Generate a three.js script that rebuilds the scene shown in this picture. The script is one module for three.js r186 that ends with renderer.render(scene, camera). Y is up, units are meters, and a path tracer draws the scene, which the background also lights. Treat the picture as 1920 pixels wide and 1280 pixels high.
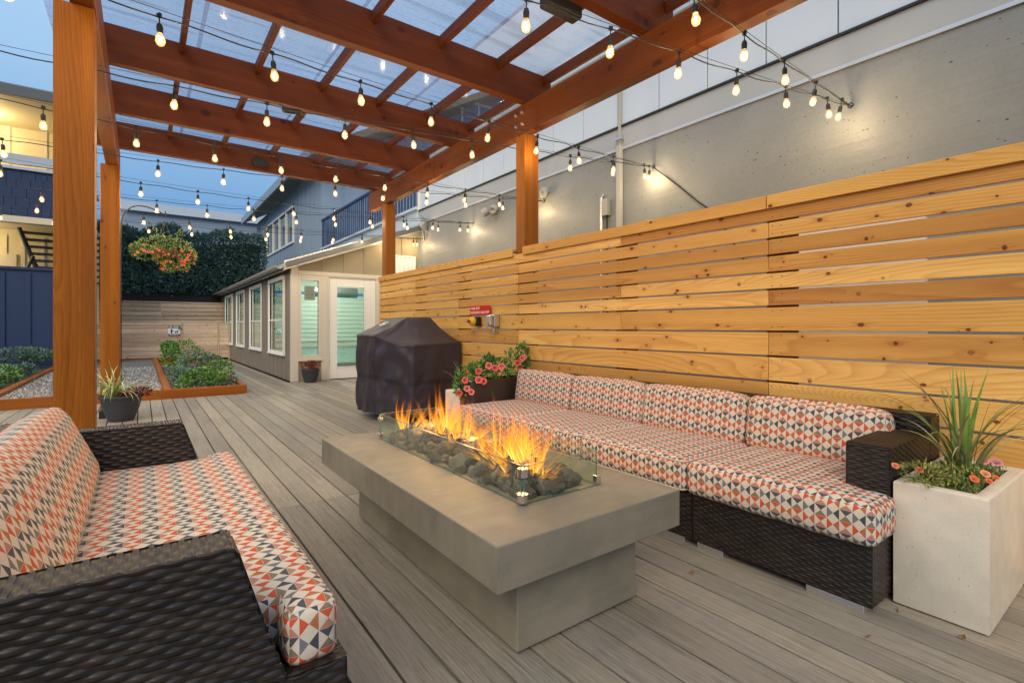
import * as THREE from 'three';
import { RoundedBoxGeometry } from 'three/addons/geometries/RoundedBoxGeometry.js';
import { ConvexGeometry } from 'three/addons/geometries/ConvexGeometry.js';
import { mergeGeometries, mergeVertices, toCreasedNormals } from 'three/addons/utils/BufferGeometryUtils.js';

// ---------------------------------------------------------------- camera, sky, sun, exposure
const scene = new THREE.Scene();
const camera = new THREE.PerspectiveCamera(2 * Math.atan(640 / 943) * 180 / Math.PI, 1.5, 0.05, 600);
camera.position.set(0, 1.05, 0);
camera.rotation.y = -Math.atan(695 / 943);
camera.setViewOffset(1920, 1280, 0, 28, 1920, 1280);

const renderer = new THREE.WebGLRenderer({ antialias: true });
renderer.toneMapping = THREE.LinearToneMapping;
renderer.toneMappingExposure = 1.2;
renderer.shadowMap.enabled = true;

{ // dusk sky: deep blue low down, pale overhead, the same all the way round
  const W = 256, H = 128, d = new Float32Array(W * H * 4);
  const stops = [[-90, .05, .055, .06], [-1, .06, .09, .13], [0, .13, .28, .52], [9, .15, .34, .63], [22, .36, .58, .85], [38, .48, .70, .93], [60, .56, .74, .95], [90, .62, .77, .96]];
  for (let r = 0; r < H; r++) {
    const e = ((r + .5) / H - .5) * 180; let i = 0; while (i < stops.length - 2 && e > stops[i + 1][0]) i++;
    const a = stops[i], b = stops[i + 1], t = Math.min(1, Math.max(0, (e - a[0]) / (b[0] - a[0])));
    for (let c = 0; c < W; c++) { const o = (r * W + c) * 4; for (let k = 0; k < 3; k++) d[o + k] = a[k + 1] + (b[k + 1] - a[k + 1]) * t; d[o + 3] = 1; }
  }
  const t = new THREE.DataTexture(d, W, H, THREE.RGBAFormat, THREE.FloatType);
  t.mapping = THREE.EquirectangularReflectionMapping; t.magFilter = THREE.LinearFilter; t.needsUpdate = true;
  scene.background = t; scene.environment = t;
  scene.backgroundIntensity = .86; scene.environmentIntensity = .86;
}
const sun = new THREE.DirectionalLight(new THREE.Color(1, .84, .62), 2.1);
sun.position.set(-11, 14, 8); sun.target.position.set(2, 0, -5); sun.castShadow = true; sun.shadow.radius = 75;
Object.assign(sun.shadow.camera, { left: -20, right: 20, top: 20, bottom: -20, near: 1, far: 70 }); sun.shadow.mapSize.set(2048, 2048);
scene.add(sun, sun.target);

// ---------------------------------------------------------------- helpers
function rng(seed) { let s = seed >>> 0; return () => { s = (s + 0x6d2b79f5) | 0; let t = Math.imul(s ^ (s >>> 15), 1 | s); t = (t + Math.imul(t ^ (t >>> 7), 61 | t)) ^ t; return ((t ^ (t >>> 14)) >>> 0) / 4294967296; }; }
const R0 = rng(7);
const rr = (r, a, b) => a + (b - a) * r();
const lerp = (a, b, t) => a + (b - a) * t, clamp = (x, a = 0, b = 1) => Math.min(b, Math.max(a, x)), smooth = (a, b, x) => { const t = clamp((x - a) / (b - a)); return t * t * (3 - 2 * t); };
const HT = new Float32Array(65536); { const r = rng(99); for (let i = 0; i < 65536; i++) HT[i] = r(); }
const hsh = (x, y, s) => HT[((x * 73 + y * 179 + s * 1013 + ((x * y) & 255) * 31) & 65535)];
function vn(x, y, s = 0, px = 0, py = 0) {  // value noise, period px/py lattice cells
  let xi = Math.floor(x), yi = Math.floor(y); const fx = x - xi, fy = y - yi, u = fx * fx * (3 - 2 * fx), v = fy * fy * (3 - 2 * fy);
  const m = (a, p) => p ? ((a % p) + p) % p : a & 1023; const x0 = m(xi, px), x1 = m(xi + 1, px), y0 = m(yi, py), y1 = m(yi + 1, py);
  return lerp(lerp(hsh(x0, y0, s), hsh(x1, y0, s), u), lerp(hsh(x0, y1, s), hsh(x1, y1, s), u), v);
}
const used = {};
function numbered(n) { const k = used[n] = (used[n] ?? -1) + 1; return k ? n + '_' + String(k).padStart(3, '0') : n; }
function tag(o, label, category, group) { o.userData.label = label; if (category) o.userData.category = category; if (group) o.userData.group = group; return o; }
function thing(name, label, category, pos = [0, 0, 0], ry = 0, group) { const g = new THREE.Group(); g.name = numbered(name); g.position.set(...pos); g.rotation.y = ry; scene.add(g); return tag(g, label, category, group); }
function part(name, geo, mat, parent) { const m = new THREE.Mesh(Array.isArray(geo) ? merge(geo) : geo, mat); m.name = parent === scene ? numbered(name) : name; m.castShadow = m.receiveShadow = true; parent.add(m); return m; }
function struct(o) { o.userData.kind = 'structure'; return o; }
function stuff(o) { o.userData.kind = 'stuff'; return o; }
function merge(list) { return mergeGeometries(list.map(g => { const h = g.index ? g.toNonIndexed() : g; for (const k of Object.keys(h.attributes)) if (!['position', 'normal', 'uv', 'color'].includes(k)) h.deleteAttribute(k); return h; })); }
// uv in metres, u running along one axis
function mapUV(g, along = 'z', ou = 0, ov = 0) {
  if (g.index) g = g.toNonIndexed();
  const p = g.attributes.position, uv = new Float32Array(p.count * 2), A = new THREE.Vector3(), B = new THREE.Vector3(), C = new THREE.Vector3(), N = new THREE.Vector3();
  const ai = 'xyz'.indexOf(along);
  for (let i = 0; i < p.count; i += 3) {
    A.fromBufferAttribute(p, i); B.fromBufferAttribute(p, i + 1); C.fromBufferAttribute(p, i + 2);
    N.copy(B).sub(A).cross(C.clone().sub(A)); const n = [Math.abs(N.x), Math.abs(N.y), Math.abs(N.z)];
    let d = n.indexOf(Math.max(...n)), u, v;
    if (d === ai) { u = (ai + 1) % 3; v = (ai + 2) % 3; } else { u = ai; v = 3 - ai - d; }
    [A, B, C].forEach((q, k) => { const a = [q.x, q.y, q.z]; uv[(i + k) * 2] = a[u] + ou; uv[(i + k) * 2 + 1] = a[v] + ov; });
  }
  g.setAttribute('uv', new THREE.BufferAttribute(uv, 2)); return g;
}
// box between two corners, edges eased by r
function bx(x0, x1, y0, y1, z0, z1, { r = 0, along = 'z', ou = 0, ov = 0 } = {}) {
  const w = x1 - x0, h = y1 - y0, d = z1 - z0;
  const g = r ? new RoundedBoxGeometry(w, h, d, 1, Math.min(r, w / 2.1, h / 2.1, d / 2.1)) : new THREE.BoxGeometry(w, h, d);
  g.translate((x0 + x1) / 2, (y0 + y1) / 2, (z0 + z1) / 2);
  return mapUV(g, along, ou, ov);
}
const V = (x, y, z) => new THREE.Vector3(x, y, z);
function tube(pts, r, seg = 24, rad = 6) { return mapUV(new THREE.TubeGeometry(new THREE.CatmullRomCurve3(pts.map(p => Array.isArray(p) ? V(...p) : p)), seg, r, rad, false), 'x'); }
function cyl(a, b, r0, r1 = r0, n = 10) { // between two points
  const d = b.clone().sub(a), g = new THREE.CylinderGeometry(r1, r0, d.length(), n); g.applyQuaternion(new THREE.Quaternion().setFromUnitVectors(V(0, 1, 0), d.clone().normalize())); g.translate(...a.clone().add(b).multiplyScalar(.5).toArray()); return g.toNonIndexed();
}
function quadGeo(pts, cols) { // list of triangles as flat positions
  const g = new THREE.BufferGeometry(); g.setAttribute('position', new THREE.Float32BufferAttribute(pts, 3)); if (cols) g.setAttribute('color', new THREE.Float32BufferAttribute(cols, 3));
  g.setAttribute('uv', new THREE.Float32BufferAttribute(new Float32Array(pts.length / 3 * 2), 2)); g.computeVertexNormals(); return g;
}

// ---------------------------------------------------------------- textures and materials
function tex(w, h, su, sv, fn, hf) { // fn -> sRGB [0..1]; su, sv = size in metres
  const d = new Uint8Array(w * h * 4), hd = hf ? new Uint8Array(w * h * 4) : null;
  for (let j = 0; j < h; j++) for (let i = 0; i < w; i++) {
    const o = (j * w + i) * 4, out = fn(i / w, j / h);
    for (let k = 0; k < 3; k++) d[o + k] = clamp(out[k]) * 255; d[o + 3] = 255;
    if (hd) { const v = clamp(out[3]) * 255; hd[o] = hd[o + 1] = hd[o + 2] = v; hd[o + 3] = 255; }
  }
  const mk = (a, srgb) => { const t = new THREE.DataTexture(a, w, h, THREE.RGBAFormat); t.wrapS = t.wrapT = THREE.RepeatWrapping; t.magFilter = THREE.LinearFilter; t.minFilter = THREE.LinearMipmapLinearFilter; t.generateMipmaps = true; if (srgb) t.colorSpace = THREE.SRGBColorSpace; t.repeat.set(1 / su, 1 / sv); t.needsUpdate = true; return t; };
  return { map: mk(d, true), bump: hd ? mk(hd, false) : null };
}
const mix3 = (a, b, t) => [lerp(a[0], b[0], t), lerp(a[1], b[1], t), lerp(a[2], b[2], t)];
// wood: grain lines that bend round knots, su x sv metres
function wood({ w, h, su, sv, seed, light, dark, knotCol, knots, rings = 95, knotR = [.006, .015], streak = .35, pores = 0, incise = 0 }) {
  const r = rng(seed), K = []; for (let i = 0; i < knots; i++) K.push([r() * su, r() * sv, rr(r, ...knotR) * (incise && i % 4 === 0 ? 1.6 : 1), rr(r, .7, 1.4), r() < .25 ? .45 : incise ? .8 : 1]);
  return tex(w, h, su, sv, (a, b) => {
    const x = a * su, y = b * sv; let yy = y + .016 * (vn(a * 8, b * 12, seed, 8, 12) - .5) + .004 * (vn(a * 30, b * 40, seed + 1, 30, 40) - .5), core = 0, halo = 0;
    for (const k of K) {
      let dx = x - k[0], dy = y - k[1]; if (dx > su / 2) dx -= su; else if (dx < -su / 2) dx += su; if (dy > sv / 2) dy -= sv; else if (dy < -sv / 2) dy += sv;
      const R = k[2]; if (Math.abs(dx) > R * 9 || Math.abs(dy) > R * 4.5) continue;
      const q = Math.hypot(dx / 3.0, dy), q2 = Math.hypot(dx / k[3], dy * 1.15) * (1 + .25 * (vn(x * 160, y * 160, seed + 4) - .5));
      const e = Math.exp(-q * q / (R * R * 1.6)); yy += (dy >= 0 ? 1 : -1) * R * 1.1 * e; core = Math.max(core, smooth(R * 1.05, R * .8, q2) * k[4]); halo = Math.max(halo, e * .55 * k[4]);
    }
    const wid = .55 + .9 * vn(b * 7, a * 2, seed + 7, 7, 2), ph = yy * rings * wid; const s = ph - Math.floor(ph); let g = Math.pow(s, 2.2) * smooth(1, .86, s);
    const fib = vn(a * su * 14, b * sv * 900, seed + 2), band = vn(a * 3, b * sv * 22, seed + 3, 3, 0), blot = vn(a * 9, b * 9, seed + 9, 9, 9);
    let t = g * .55 + (fib - .5) * streak + (band - .5) * .55 + (blot - .5) * .25 + .12 + halo * .6;
    let c = mix3(light, dark, clamp(t, -.25, 1.15)); c = mix3(c, knotCol, core * (.7 + .3 * vn(x * 400, y * 400, 3)));
    let hgt = .55 - g * .25 + (fib - .5) * .4 + core * .2;
    if (incise) { const m = smooth(.46, .58, vn(b * 5, a * 2, seed + 21, 5, 2)); const ry = Math.floor(y / .009), dx = ((x + (ry & 1) * .012) % .024) / .024, fy = y / .009 - ry; const dsh = smooth(.30, .22, Math.abs(dx - .5)) * smooth(.34, .2, Math.abs(fy - .5)); c = mix3(c, dark, dsh * m * .55); hgt -= dsh * m * .4; c = mix3(c, [c[0] * 1.12, c[1] * 1.12, c[2] * 1.12], m * .6); }
    if (pores) { const ro = vn(x * 260, y * 700, seed + 12); if (ro > .8) { c = mix3(c, dark, .5); hgt -= .2; } }
    return [...c, hgt];
  });
}
const T = {};
T.cedar = wood({ w: 2048, h: 1024, su: 4, sv: 1.3, seed: 11, light: [.86, .715, .475], dark: [.70, .505, .28], knotCol: [.36, .18, .075], knots: 130, rings: 75 });
T.stain = wood({ w: 2048, h: 512, su: 4, sv: .8, seed: 23, light: [.565, .345, .175], dark: [.42, .225, .10], knotCol: [.27, .145, .065], knots: 15, rings: 60, knotR: [.010, .030], streak: .5, incise: 1 });
T.plank = wood({ w: 1024, h: 512, su: 3, sv: 1.2, seed: 31, light: [.93, .86, .77], dark: [.74, .65, .55], knotCol: [.2, .13, .09], knots: 60, rings: 70 });
T.deck = tex(2048, 512, 3, .8, (a, b) => {
  const f = vn(a * 26, b * 420, 41, 26, 420), f2 = vn(a * 70, b * 700, 42, 70, 700), s = vn(a * 5, b * 60, 43, 5, 60), m = vn(a * 7, b * 6, 44, 7, 6), d = vn(a * 11, b * 160, 46, 11, 160);
  let t = (f - .5) * .22 + (f2 - .5) * .22 + (s - .5) * .12 + (m - .5) * .16; if (d > .7) t -= (d - .7) * .9; const da = vn(a * 60, b * 300, 48, 60, 300), db = vn(a * 45, b * 330, 49, 45, 330); t -= .16 * smooth(.62, .85, da) + .14 * smooth(.66, .85, db);
  const sp = vn(a * 900, b * 240, 47) > .985 ? -.14 : 0, v = .565 + t * .27 + sp;
  return [v * 1.02, v * .965, v * .875, .5 + (f - .5) * .8 + (f2 - .5) * .4];
}, true);
T.conc = tex(2048, 1024, 8, 3.3, (a, b) => {
  const lo = vn(a * 6, b * 3, 51, 6, 3), md = vn(a * 40, b * 18, 52, 40, 18), fi = vn(a * 420, b * 170, 53, 420, 170), ln = vn(a * 10, b * 120, 54, 10, 120), x = a * 8, y = b * 3.3;
  let v = .56 + (lo - .5) * .05 + (md - .5) * .025 + (fi - .5) * .02, h = .6 + (ln - .5) * .22 + (fi - .5) * .12 + (md - .5) * .2;
  const dens = vn(a * 14, b * 7, 57, 14, 7) * .8 + smooth(1.4, 3, y) * .35, cx = Math.floor(x * 26), cy = Math.floor(y * 26), r1 = hsh(cx, cy, 58);
  if (r1 > 1.17 - dens * .40) { const px = (cx + .2 + .6 * hsh(cx, cy, 59)) / 26, py = (cy + .2 + .6 * hsh(cx, cy, 60)) / 26, q = Math.hypot((x - px) / (1 + hsh(cx, cy, 62)), y - py), R = .0015 + .0046 * hsh(cx, cy, 61) ** 2; if (q < R) { h -= .5; v *= .55; } }
  for (const s of [.42, .95, 1.62, 2.3, 2.86]) { const q = Math.abs(y - s - .012 * (vn(a * 30, s, 63, 30) - .5)); h += .16 * smooth(.012, .002, q) * (vn(a * 40, s * 9, 64, 40) - .25); }
  return [v * 1.0, v * .985, v * .94, h];
}, true);
T.cast = tex(1024, 1024, 1.2, 1.2, (a, b) => {
  const lo = vn(a * 5, b * 5, 71, 5, 5), md = vn(a * 22, b * 22, 72, 22, 22), fi = vn(a * 300, b * 300, 73, 300, 300), st = vn(a * 9, b * 60, 76, 9, 60);
  let v = .60 + (lo - .5) * .075 + (md - .5) * .045 + (fi - .5) * .03 + (st - .5) * .03, h = .6 + (fi - .5) * .12 + (md - .5) * .25; if (vn(a * 160, b * 160, 74, 160, 160) > .93) { h -= .25; v -= .03; }
  return [v * 1.0, v * .955, v * .865, h];
}, true);
T.plaster = tex(1024, 1024, .8, .8, (a, b) => {
  const lo = vn(a * 4, b * 4, 81, 4, 4), md = vn(a * 18, b * 18, 82, 18, 18), fi = vn(a * 250, b * 250, 83, 250, 250); let v = .80 + (lo - .5) * .05 + (md - .5) * .04 + (fi - .5) * .03, h = .6 + (md - .5) * .2 + (fi - .5) * .1;
  const cx = Math.floor(a * 60), cy = Math.floor(b * 60); if (hsh(cx, cy, 84) > .93) { const q = Math.hypot(a * 60 - cx - .3 - .4 * hsh(cx, cy, 85), b * 60 - cy - .3 - .4 * hsh(cx, cy, 86)); if (q < .05 + .1 * hsh(cx, cy, 87)) { h -= .45; v -= .2; } }
  return [v, v * .975, v * .93, h];
}, true);
T.gravel = tex(1024, 1024, 1.2, 1.2, (a, b) => {
  let best = 9, id = 0; const n = 64, x = a * n, y = b * n, xi = Math.floor(x), yi = Math.floor(y);
  for (let j = -1; j < 2; j++) for (let i = -1; i < 2; i++) { const cx = ((xi + i) % n + n) % n, cy = ((yi + j) % n + n) % n, q = Math.hypot(x - xi - i - hsh(cx, cy, 91), y - yi - j - hsh(cx, cy, 92)); if (q < best) { best = q; id = hsh(cx, cy, 93); } }
  const v = .36 + id * .3 - best * .22; return [v, v * .985, v * .97, 1 - best];
}, true);
T.fabric = (() => {
  const S = 512, c = document.createElement('canvas'); c.width = c.height = S; const x = c.getContext('2d'), q = S / 2;
  x.fillStyle = '#cdc1b2'; x.fillRect(0, 0, S, S);
  const tri = (col, a) => { x.fillStyle = col; x.beginPath(); x.moveTo(a[0], a[1]); x.lineTo(a[2], a[3]); x.lineTo(a[4], a[5]); x.closePath(); x.fill(); };
  const sq = (X, Y, cols, tb) => { const m = [X + q / 2, Y + q / 2]; if (tb) { tri(cols[0], [X, Y, X + q, Y, ...m]); tri(cols[1], [X, Y + q, X + q, Y + q, ...m]); } else { tri(cols[0], [X, Y, X, Y + q, ...m]); tri(cols[1], [X + q, Y, X + q, Y + q, ...m]); } };
  sq(0, 0, ['#c2512f', '#b07a68'], true); sq(q, 0, ['#c2512f', '#a9663f'], false);
  sq(0, q, ['#474b52', '#7d705c'], true); sq(q, q, ['#6d7176', '#41464d'], false);
  x.strokeStyle = '#cabdae'; x.lineWidth = 5; for (const k of [0, q, S]) { x.beginPath(); x.moveTo(k, 0); x.lineTo(k, S); x.moveTo(0, k); x.lineTo(S, k); x.stroke(); }
  const im = x.getImageData(0, 0, S, S), r = rng(5); for (let j = 0; j < S; j++) for (let i = 0; i < S; i++) { const n = 1 + .10 * (((i >> 1) + (j >> 1)) % 2 - .5) + .12 * (r() - .5); for (let k = 0; k < 3; k++) im.data[(j * S + i) * 4 + k] *= n; } x.putImageData(im, 0, 0);
  const t = new THREE.CanvasTexture(c); t.colorSpace = THREE.SRGBColorSpace; t.wrapS = t.wrapT = THREE.RepeatWrapping; t.repeat.set(1 / .084, 1 / .084); return t;
})();
T.wicker = tex(512, 512, 8, 32, (a, b) => { const row = Math.floor(b * 32), f = b * 32 - row, s = a * 8 + (row & 1) * .5, k = Math.floor(s + .5) % 8; const q = hsh(row, k, 301), st = vn(a * 8, b * 160, 302, 8, 160); const v = .09 + .06 * q + (st - .5) * .07 - .05 * smooth(.12, 0, Math.min(f, 1 - f)); return [v * 1.25, v * 1.0, v * .83]; });
T.dirt = tex(512, 512, 2, 2, (a, b) => { const st = vn(a * 40, b * 3, 311, 40, 3), sp = vn(a * 120, b * 120, 312, 120, 120), lo = vn(a * 4, b * 4, 313, 4, 4); const rib = (a * 80) % 1 < .16 ? .05 : 0; const v = .97 - rib - .05 * smooth(.6, .9, st) - .02 * smooth(.6, .9, sp) - .04 * lo; return [v, v * 1.005, v * 1.02]; });
const lin = (r, g, b) => new THREE.Color().setRGB(r, g, b);
function std(o) { return new THREE.MeshStandardMaterial({ roughness: .7, ...o }); }
const tinted = (t, c, rough, bs, o = {}) => std({ map: t.map, bumpMap: t.bump, bumpScale: bs, color: c, roughness: rough, ...o });
const satin = (t, c) => new THREE.MeshPhysicalMaterial({ map: t.map, bumpMap: t.bump, bumpScale: .0014, color: c, roughness: .55, specularIntensity: .45 });
const M = {
  cedar: [tinted(T.cedar, lin(1.03, .89, .54), .62, .0012), tinted(T.cedar, lin(.90, .73, .43), .62, .0012), tinted(T.cedar, lin(1.15, 1.02, .68), .6, .0012), tinted(T.cedar, lin(.74, .54, .28), .6, .0012), tinted(T.cedar, lin(.86, .66, .36), .62, .0012), tinted(T.cedar, lin(1.2, 1.1, .80), .62, .0012)],
  post: satin(T.stain, lin(1.1, 1.06, .25)), stain: satin(T.stain, lin(.58, .45, .28)), stainRed: satin(T.stain, lin(.47, .33, .27)), bed: satin(T.stain, lin(1.2, 1.05, .45)),
  postDark: tinted(T.stain, lin(.45, .32, .25), .7, .001), plank: [tinted(T.plank, lin(.80, .70, .655), .75, .0012), tinted(T.plank, lin(.64, .55, .51), .75, .0012), tinted(T.plank, lin(.90, .80, .76), .75, .0012)],
  deck: [[1, 1, 1], [.84, .84, .84], [1.1, 1.08, 1.05], [.93, .92, .95]].map(c => tinted(T.deck, lin(...c), .62, .0022)),
  conc: tinted(T.conc, lin(.74, .80, .90), .5, .006), cast: tinted(T.cast, lin(.70, .68, .63), .6, .002), plaster: tinted(T.plaster, lin(1.2, 1.15, 1.06), .55, .003), gravel: tinted(T.gravel, lin(.9, .9, .92), .9, .012), soil: tinted(T.gravel, lin(.36, .30, .25), .95, .012),
  welt: std({ color: lin(.62, .52, .44), roughness: .85 }), fabric: new THREE.MeshPhysicalMaterial({ map: T.fabric, roughness: .85, sheen: .2, sheenRoughness: .6 }),
  wicker: std({ map: T.wicker.map, color: lin(1, 1, 1), roughness: .42 }), wickerCore: std({ color: lin(.012, .009, .008), roughness: .8 }),
  steel: std({ color: lin(.72, .70, .68), metalness: 1, roughness: .22 }), alu: std({ color: lin(.6, .6, .6), metalness: .85, roughness: .4 }), zinc: std({ color: lin(.6, .61, .63), metalness: .6, roughness: .38 }),
  black: std({ color: lin(.012, .012, .013), roughness: .5 }), cable: std({ color: lin(.014, .014, .015), roughness: .55 }), iron: std({ color: lin(.03, .03, .032), roughness: .5, metalness: .4 }),
  white: std({ color: lin(.78, .77, .74), roughness: .5 }), trim: std({ color: lin(.60, .555, .48), roughness: .55 }), beige: std({ color: lin(.29, .25, .17), roughness: .65 }), taupe: std({ color: lin(.21, .185, .155), roughness: .65 }),
  siding: std({ color: lin(.52, .585, .67), roughness: .42 }), band: std({ color: lin(.34, .36, .38), roughness: .5 }), bluegrey: std({ color: lin(.25, .32, .41), roughness: .6 }), navy: std({ color: lin(.008, .027, .09), roughness: .55 }), navyRail: std({ color: lin(.03, .05, .12), roughness: .5 }),
  cream: std({ color: lin(.62, .52, .31), roughness: .65 }), creamTrim: std({ color: lin(.66, .57, .4), roughness: .6 }), roofing: std({ color: lin(.12, .13, .14), roughness: .85 }), olive: std({ color: lin(.16, .145, .10), roughness: .7 }),
  cover: std({ color: lin(.036, .027, .036), roughness: .46 }), coverDark: std({ color: lin(.022, .017, .022), roughness: .55 }), grey: std({ color: lin(.3, .3, .29), roughness: .6 }), pot: std({ color: lin(.035, .04, .048), roughness: .5 }), brownBox: std({ color: lin(.035, .022, .017), roughness: .28 }),
  glass: new THREE.MeshPhysicalMaterial({ color: lin(.93, .975, .95), transmission: 1, thickness: 0, roughness: 0, ior: 1.5 }), glassEdge: std({ color: lin(.10, .19, .155), roughness: .3 }), pane: new THREE.MeshPhysicalMaterial({ color: lin(.86, .92, .92), transmission: 1, thickness: 0, roughness: 0, ior: 1.52 }),
  poly: new THREE.MeshPhysicalMaterial({ map: T.dirt.map, color: lin(.98, .98, 1), transmission: .94, thickness: 0, specularIntensity: .2, roughness: .08, ior: 1.5 }), polyMilk: new THREE.MeshPhysicalMaterial({ map: T.dirt.map, color: lin(.96, .97, .98), transmission: .85, thickness: 0, specularIntensity: .35, roughness: .5, ior: 1.5 }),
  leaf: new THREE.MeshPhysicalMaterial({ vertexColors: true, roughness: .6 }),
  rock: [[.08, .071, .058], [.115, .102, .083], [.05, .045, .038], [.17, .15, .12]].map(c => std({ color: lin(...c), roughness: .9 })), ground: std({ color: lin(.09, .085, .08), roughness: .95 }), dark: std({ color: lin(.015, .014, .013), roughness: .9 }),
  water: new THREE.MeshPhysicalMaterial({ color: lin(.10, .40, .40), roughness: .06 }), mint: std({ color: lin(.74, .79, .66), roughness: .55 }), blueStripe: std({ color: lin(.08, .3, .7), roughness: .6 }), red: std({ color: lin(.62, .02, .02), roughness: .45 }), yellow: std({ color: lin(.75, .42, .02), roughness: .4 }), signWhite: std({ color: lin(.8, .78, .76), roughness: .5 }),
};

// ---------------------------------------------------------------- ground and deck
part('ground', mapUV(new THREE.PlaneGeometry(500, 500).rotateX(-Math.PI / 2).translate(0, -.075, 0), 'x'), M.ground, scene); struct(scene.getObjectByName('ground'));
{
  const deck = new THREE.Group(); deck.name = 'deck'; struct(deck); scene.add(deck);
  part('joist_bed', [bx(-4, 2.28, -.07, -.045, -8.84, 1.2), bx(1.34, 2.28, -.07, -.045, -18.4, -8.84), bx(2.28, 4.9, -.07, -.045, -10.1, 1.2)], M.dark, deck);
  const p = .133; let i = 0;
  for (let x = .361 - 32 * p; x < 4.86; x += p, i++) {
    const ends = [1.1, -3.13]; const far = x < 1.26 ? -8.83 : x < 2.2 ? -18.4 : -10.12; if (far < -9) ends.push(-8.4); if (far < -15) ends.push(-13.2); ends.push(far);
    for (let k = 0; k + 1 < ends.length; k++) {
      let a = ends[k], b = ends[k + 1]; if (x > 2.86) { if (b > -7.46) continue; a = Math.min(a, -7.46); } if (x < -.6 && b > -3.2) continue; if (x < -2.4) continue;
      const dy = (R0() - .5) * .0016; part('deck_board', bx(x + .0045, x + p - .0045, -.028 + dy, dy, b + .002, a - .002, { r: .003, along: 'z', ou: R0() * 3, ov: R0() * .8 }), M.deck[Math.floor(R0() * 4)], deck);
    }
  }
}

// ---------------------------------------------------------------- concrete wall and the long building on it
const WX = 4.95;
{
  const w = thing('concrete_wall', 'tall grey concrete wall with pitted paint behind the cedar fence', 'wall');
  part('wall', bx(WX, WX + .3, 0, 3.3, -10.14, 3), M.conc, w);
  const z0 = -10.14;
  part('ledge', bx(WX - .02, WX + .3, 3.303, 3.335, z0, 3), M.zinc, w);
  part('band', bx(WX - .012, WX + .3, 3.337, 3.59, z0, 3), M.band, w);
  part('drip_edge', bx(WX - .035, WX + .3, 3.592, 3.615, z0, 3), M.iron, w);
  // siding panels with battens
  const seams = [-10.14]; for (let z = -9.51; z < 3; z += .637) seams.push(z); seams.push(3);
  for (let i = 0; i + 1 < seams.length; i++) { part('siding_panel', bx(WX + .002, WX + .28, 3.617, 4.62, seams[i] + .006, seams[i + 1] - .006, { r: .006 }), M.siding, w); }
  part('corner_trim', bx(WX - .03, WX + .09, 3.617, 4.62, z0 - .06, z0 - .002), M.white, w);
  part('parapet_cap', bx(WX - .05, WX + .35, 4.622, 4.68, z0 - .08, 3), M.zinc, w);
  part('building_side', bx(WX + .31, WX + 7, 0, 4.6, z0 + .01, 3), M.grey, w);
}
// pipes and fittings on the wall
{
  const p = thing('downpipe', 'grey square downpipe running up the concrete wall', 'pipe', [WX, 0, -4.34]);
  part('pipe', [bx(-.075, -.014, 0, 3.36, -.04, .03, { r: .008 }), bx(-.045, -.014, 3.36, 4.6, -.03, .01, { r: .004 })], std({ color: lin(.36, .355, .33), roughness: .5 }), p);
  for (const y of [1.9, 3.42]) part('bracket', bx(-.08, -.002, y, y + .03, -.06, .05), M.alu, p);
  const c = thing('conduit', 'grey electrical conduit with junction box on concrete wall, left of the downpipe', 'conduit', [WX, 0, -4.66]);
  part('tube', [cyl(V(-.04, 1, 0), V(-.04, 2.76, 0), .022), cyl(V(-.04, 2.76, 0), V(0, 2.8, 0), .022)], M.alu, c);
  part('junction_box', bx(-.08, -.005, 2.5, 2.72, .04, .13, { r: .006 }), M.grey, c); part('lower_tube', cyl(V(-.03, 1, .09), V(-.03, 2.5, .09), .012), M.iron, c);
  for (const [z, l] of [[-5.86, 'round lamp on concrete wall, right next to the pergola post'], [-7.2, 'round lamp on concrete wall, left of the pergola post']]) {
    const g = thing('wall_lamp', 'unlit twin-head ' + l, 'lamp', [WX, 3.06, z], 0, 'twin-head lamps on the concrete wall');
    part('base', cyl(V(0, 0, 0), V(-.06, 0, 0), .07), M.grey, g);
    for (const s of [-1, 1]) part('lamp_head', new THREE.LatheGeometry([[0, 0], [.06, .01], .1 && [.075, .05], [.07, .13], [.05, .135], [0, .09]].map(a => new THREE.Vector2(...a)), 14).rotateZ(Math.PI / 2 + .5).rotateY(s * .5).translate(-.07, .02, s * .1), M.grey, g);
  }
  const d = thing('satellite_dish', 'small grey satellite dish mounted where shed roof meets concrete wall', 'satellite dish', [WX - .15, 3.2, -9.8], .5);
  part('dish', new THREE.SphereGeometry(.24, 18, 8, 0, 6.283, 0, .8).rotateX(1.3).translate(0, 0, -.1), M.alu, d); part('arm', [cyl(V(0, -.05, .05), V(.12, -.3, 0), .014), cyl(V(0, -.1, .1), V(-.04, -.22, .3), .008)], M.grey, d);
}

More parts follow.
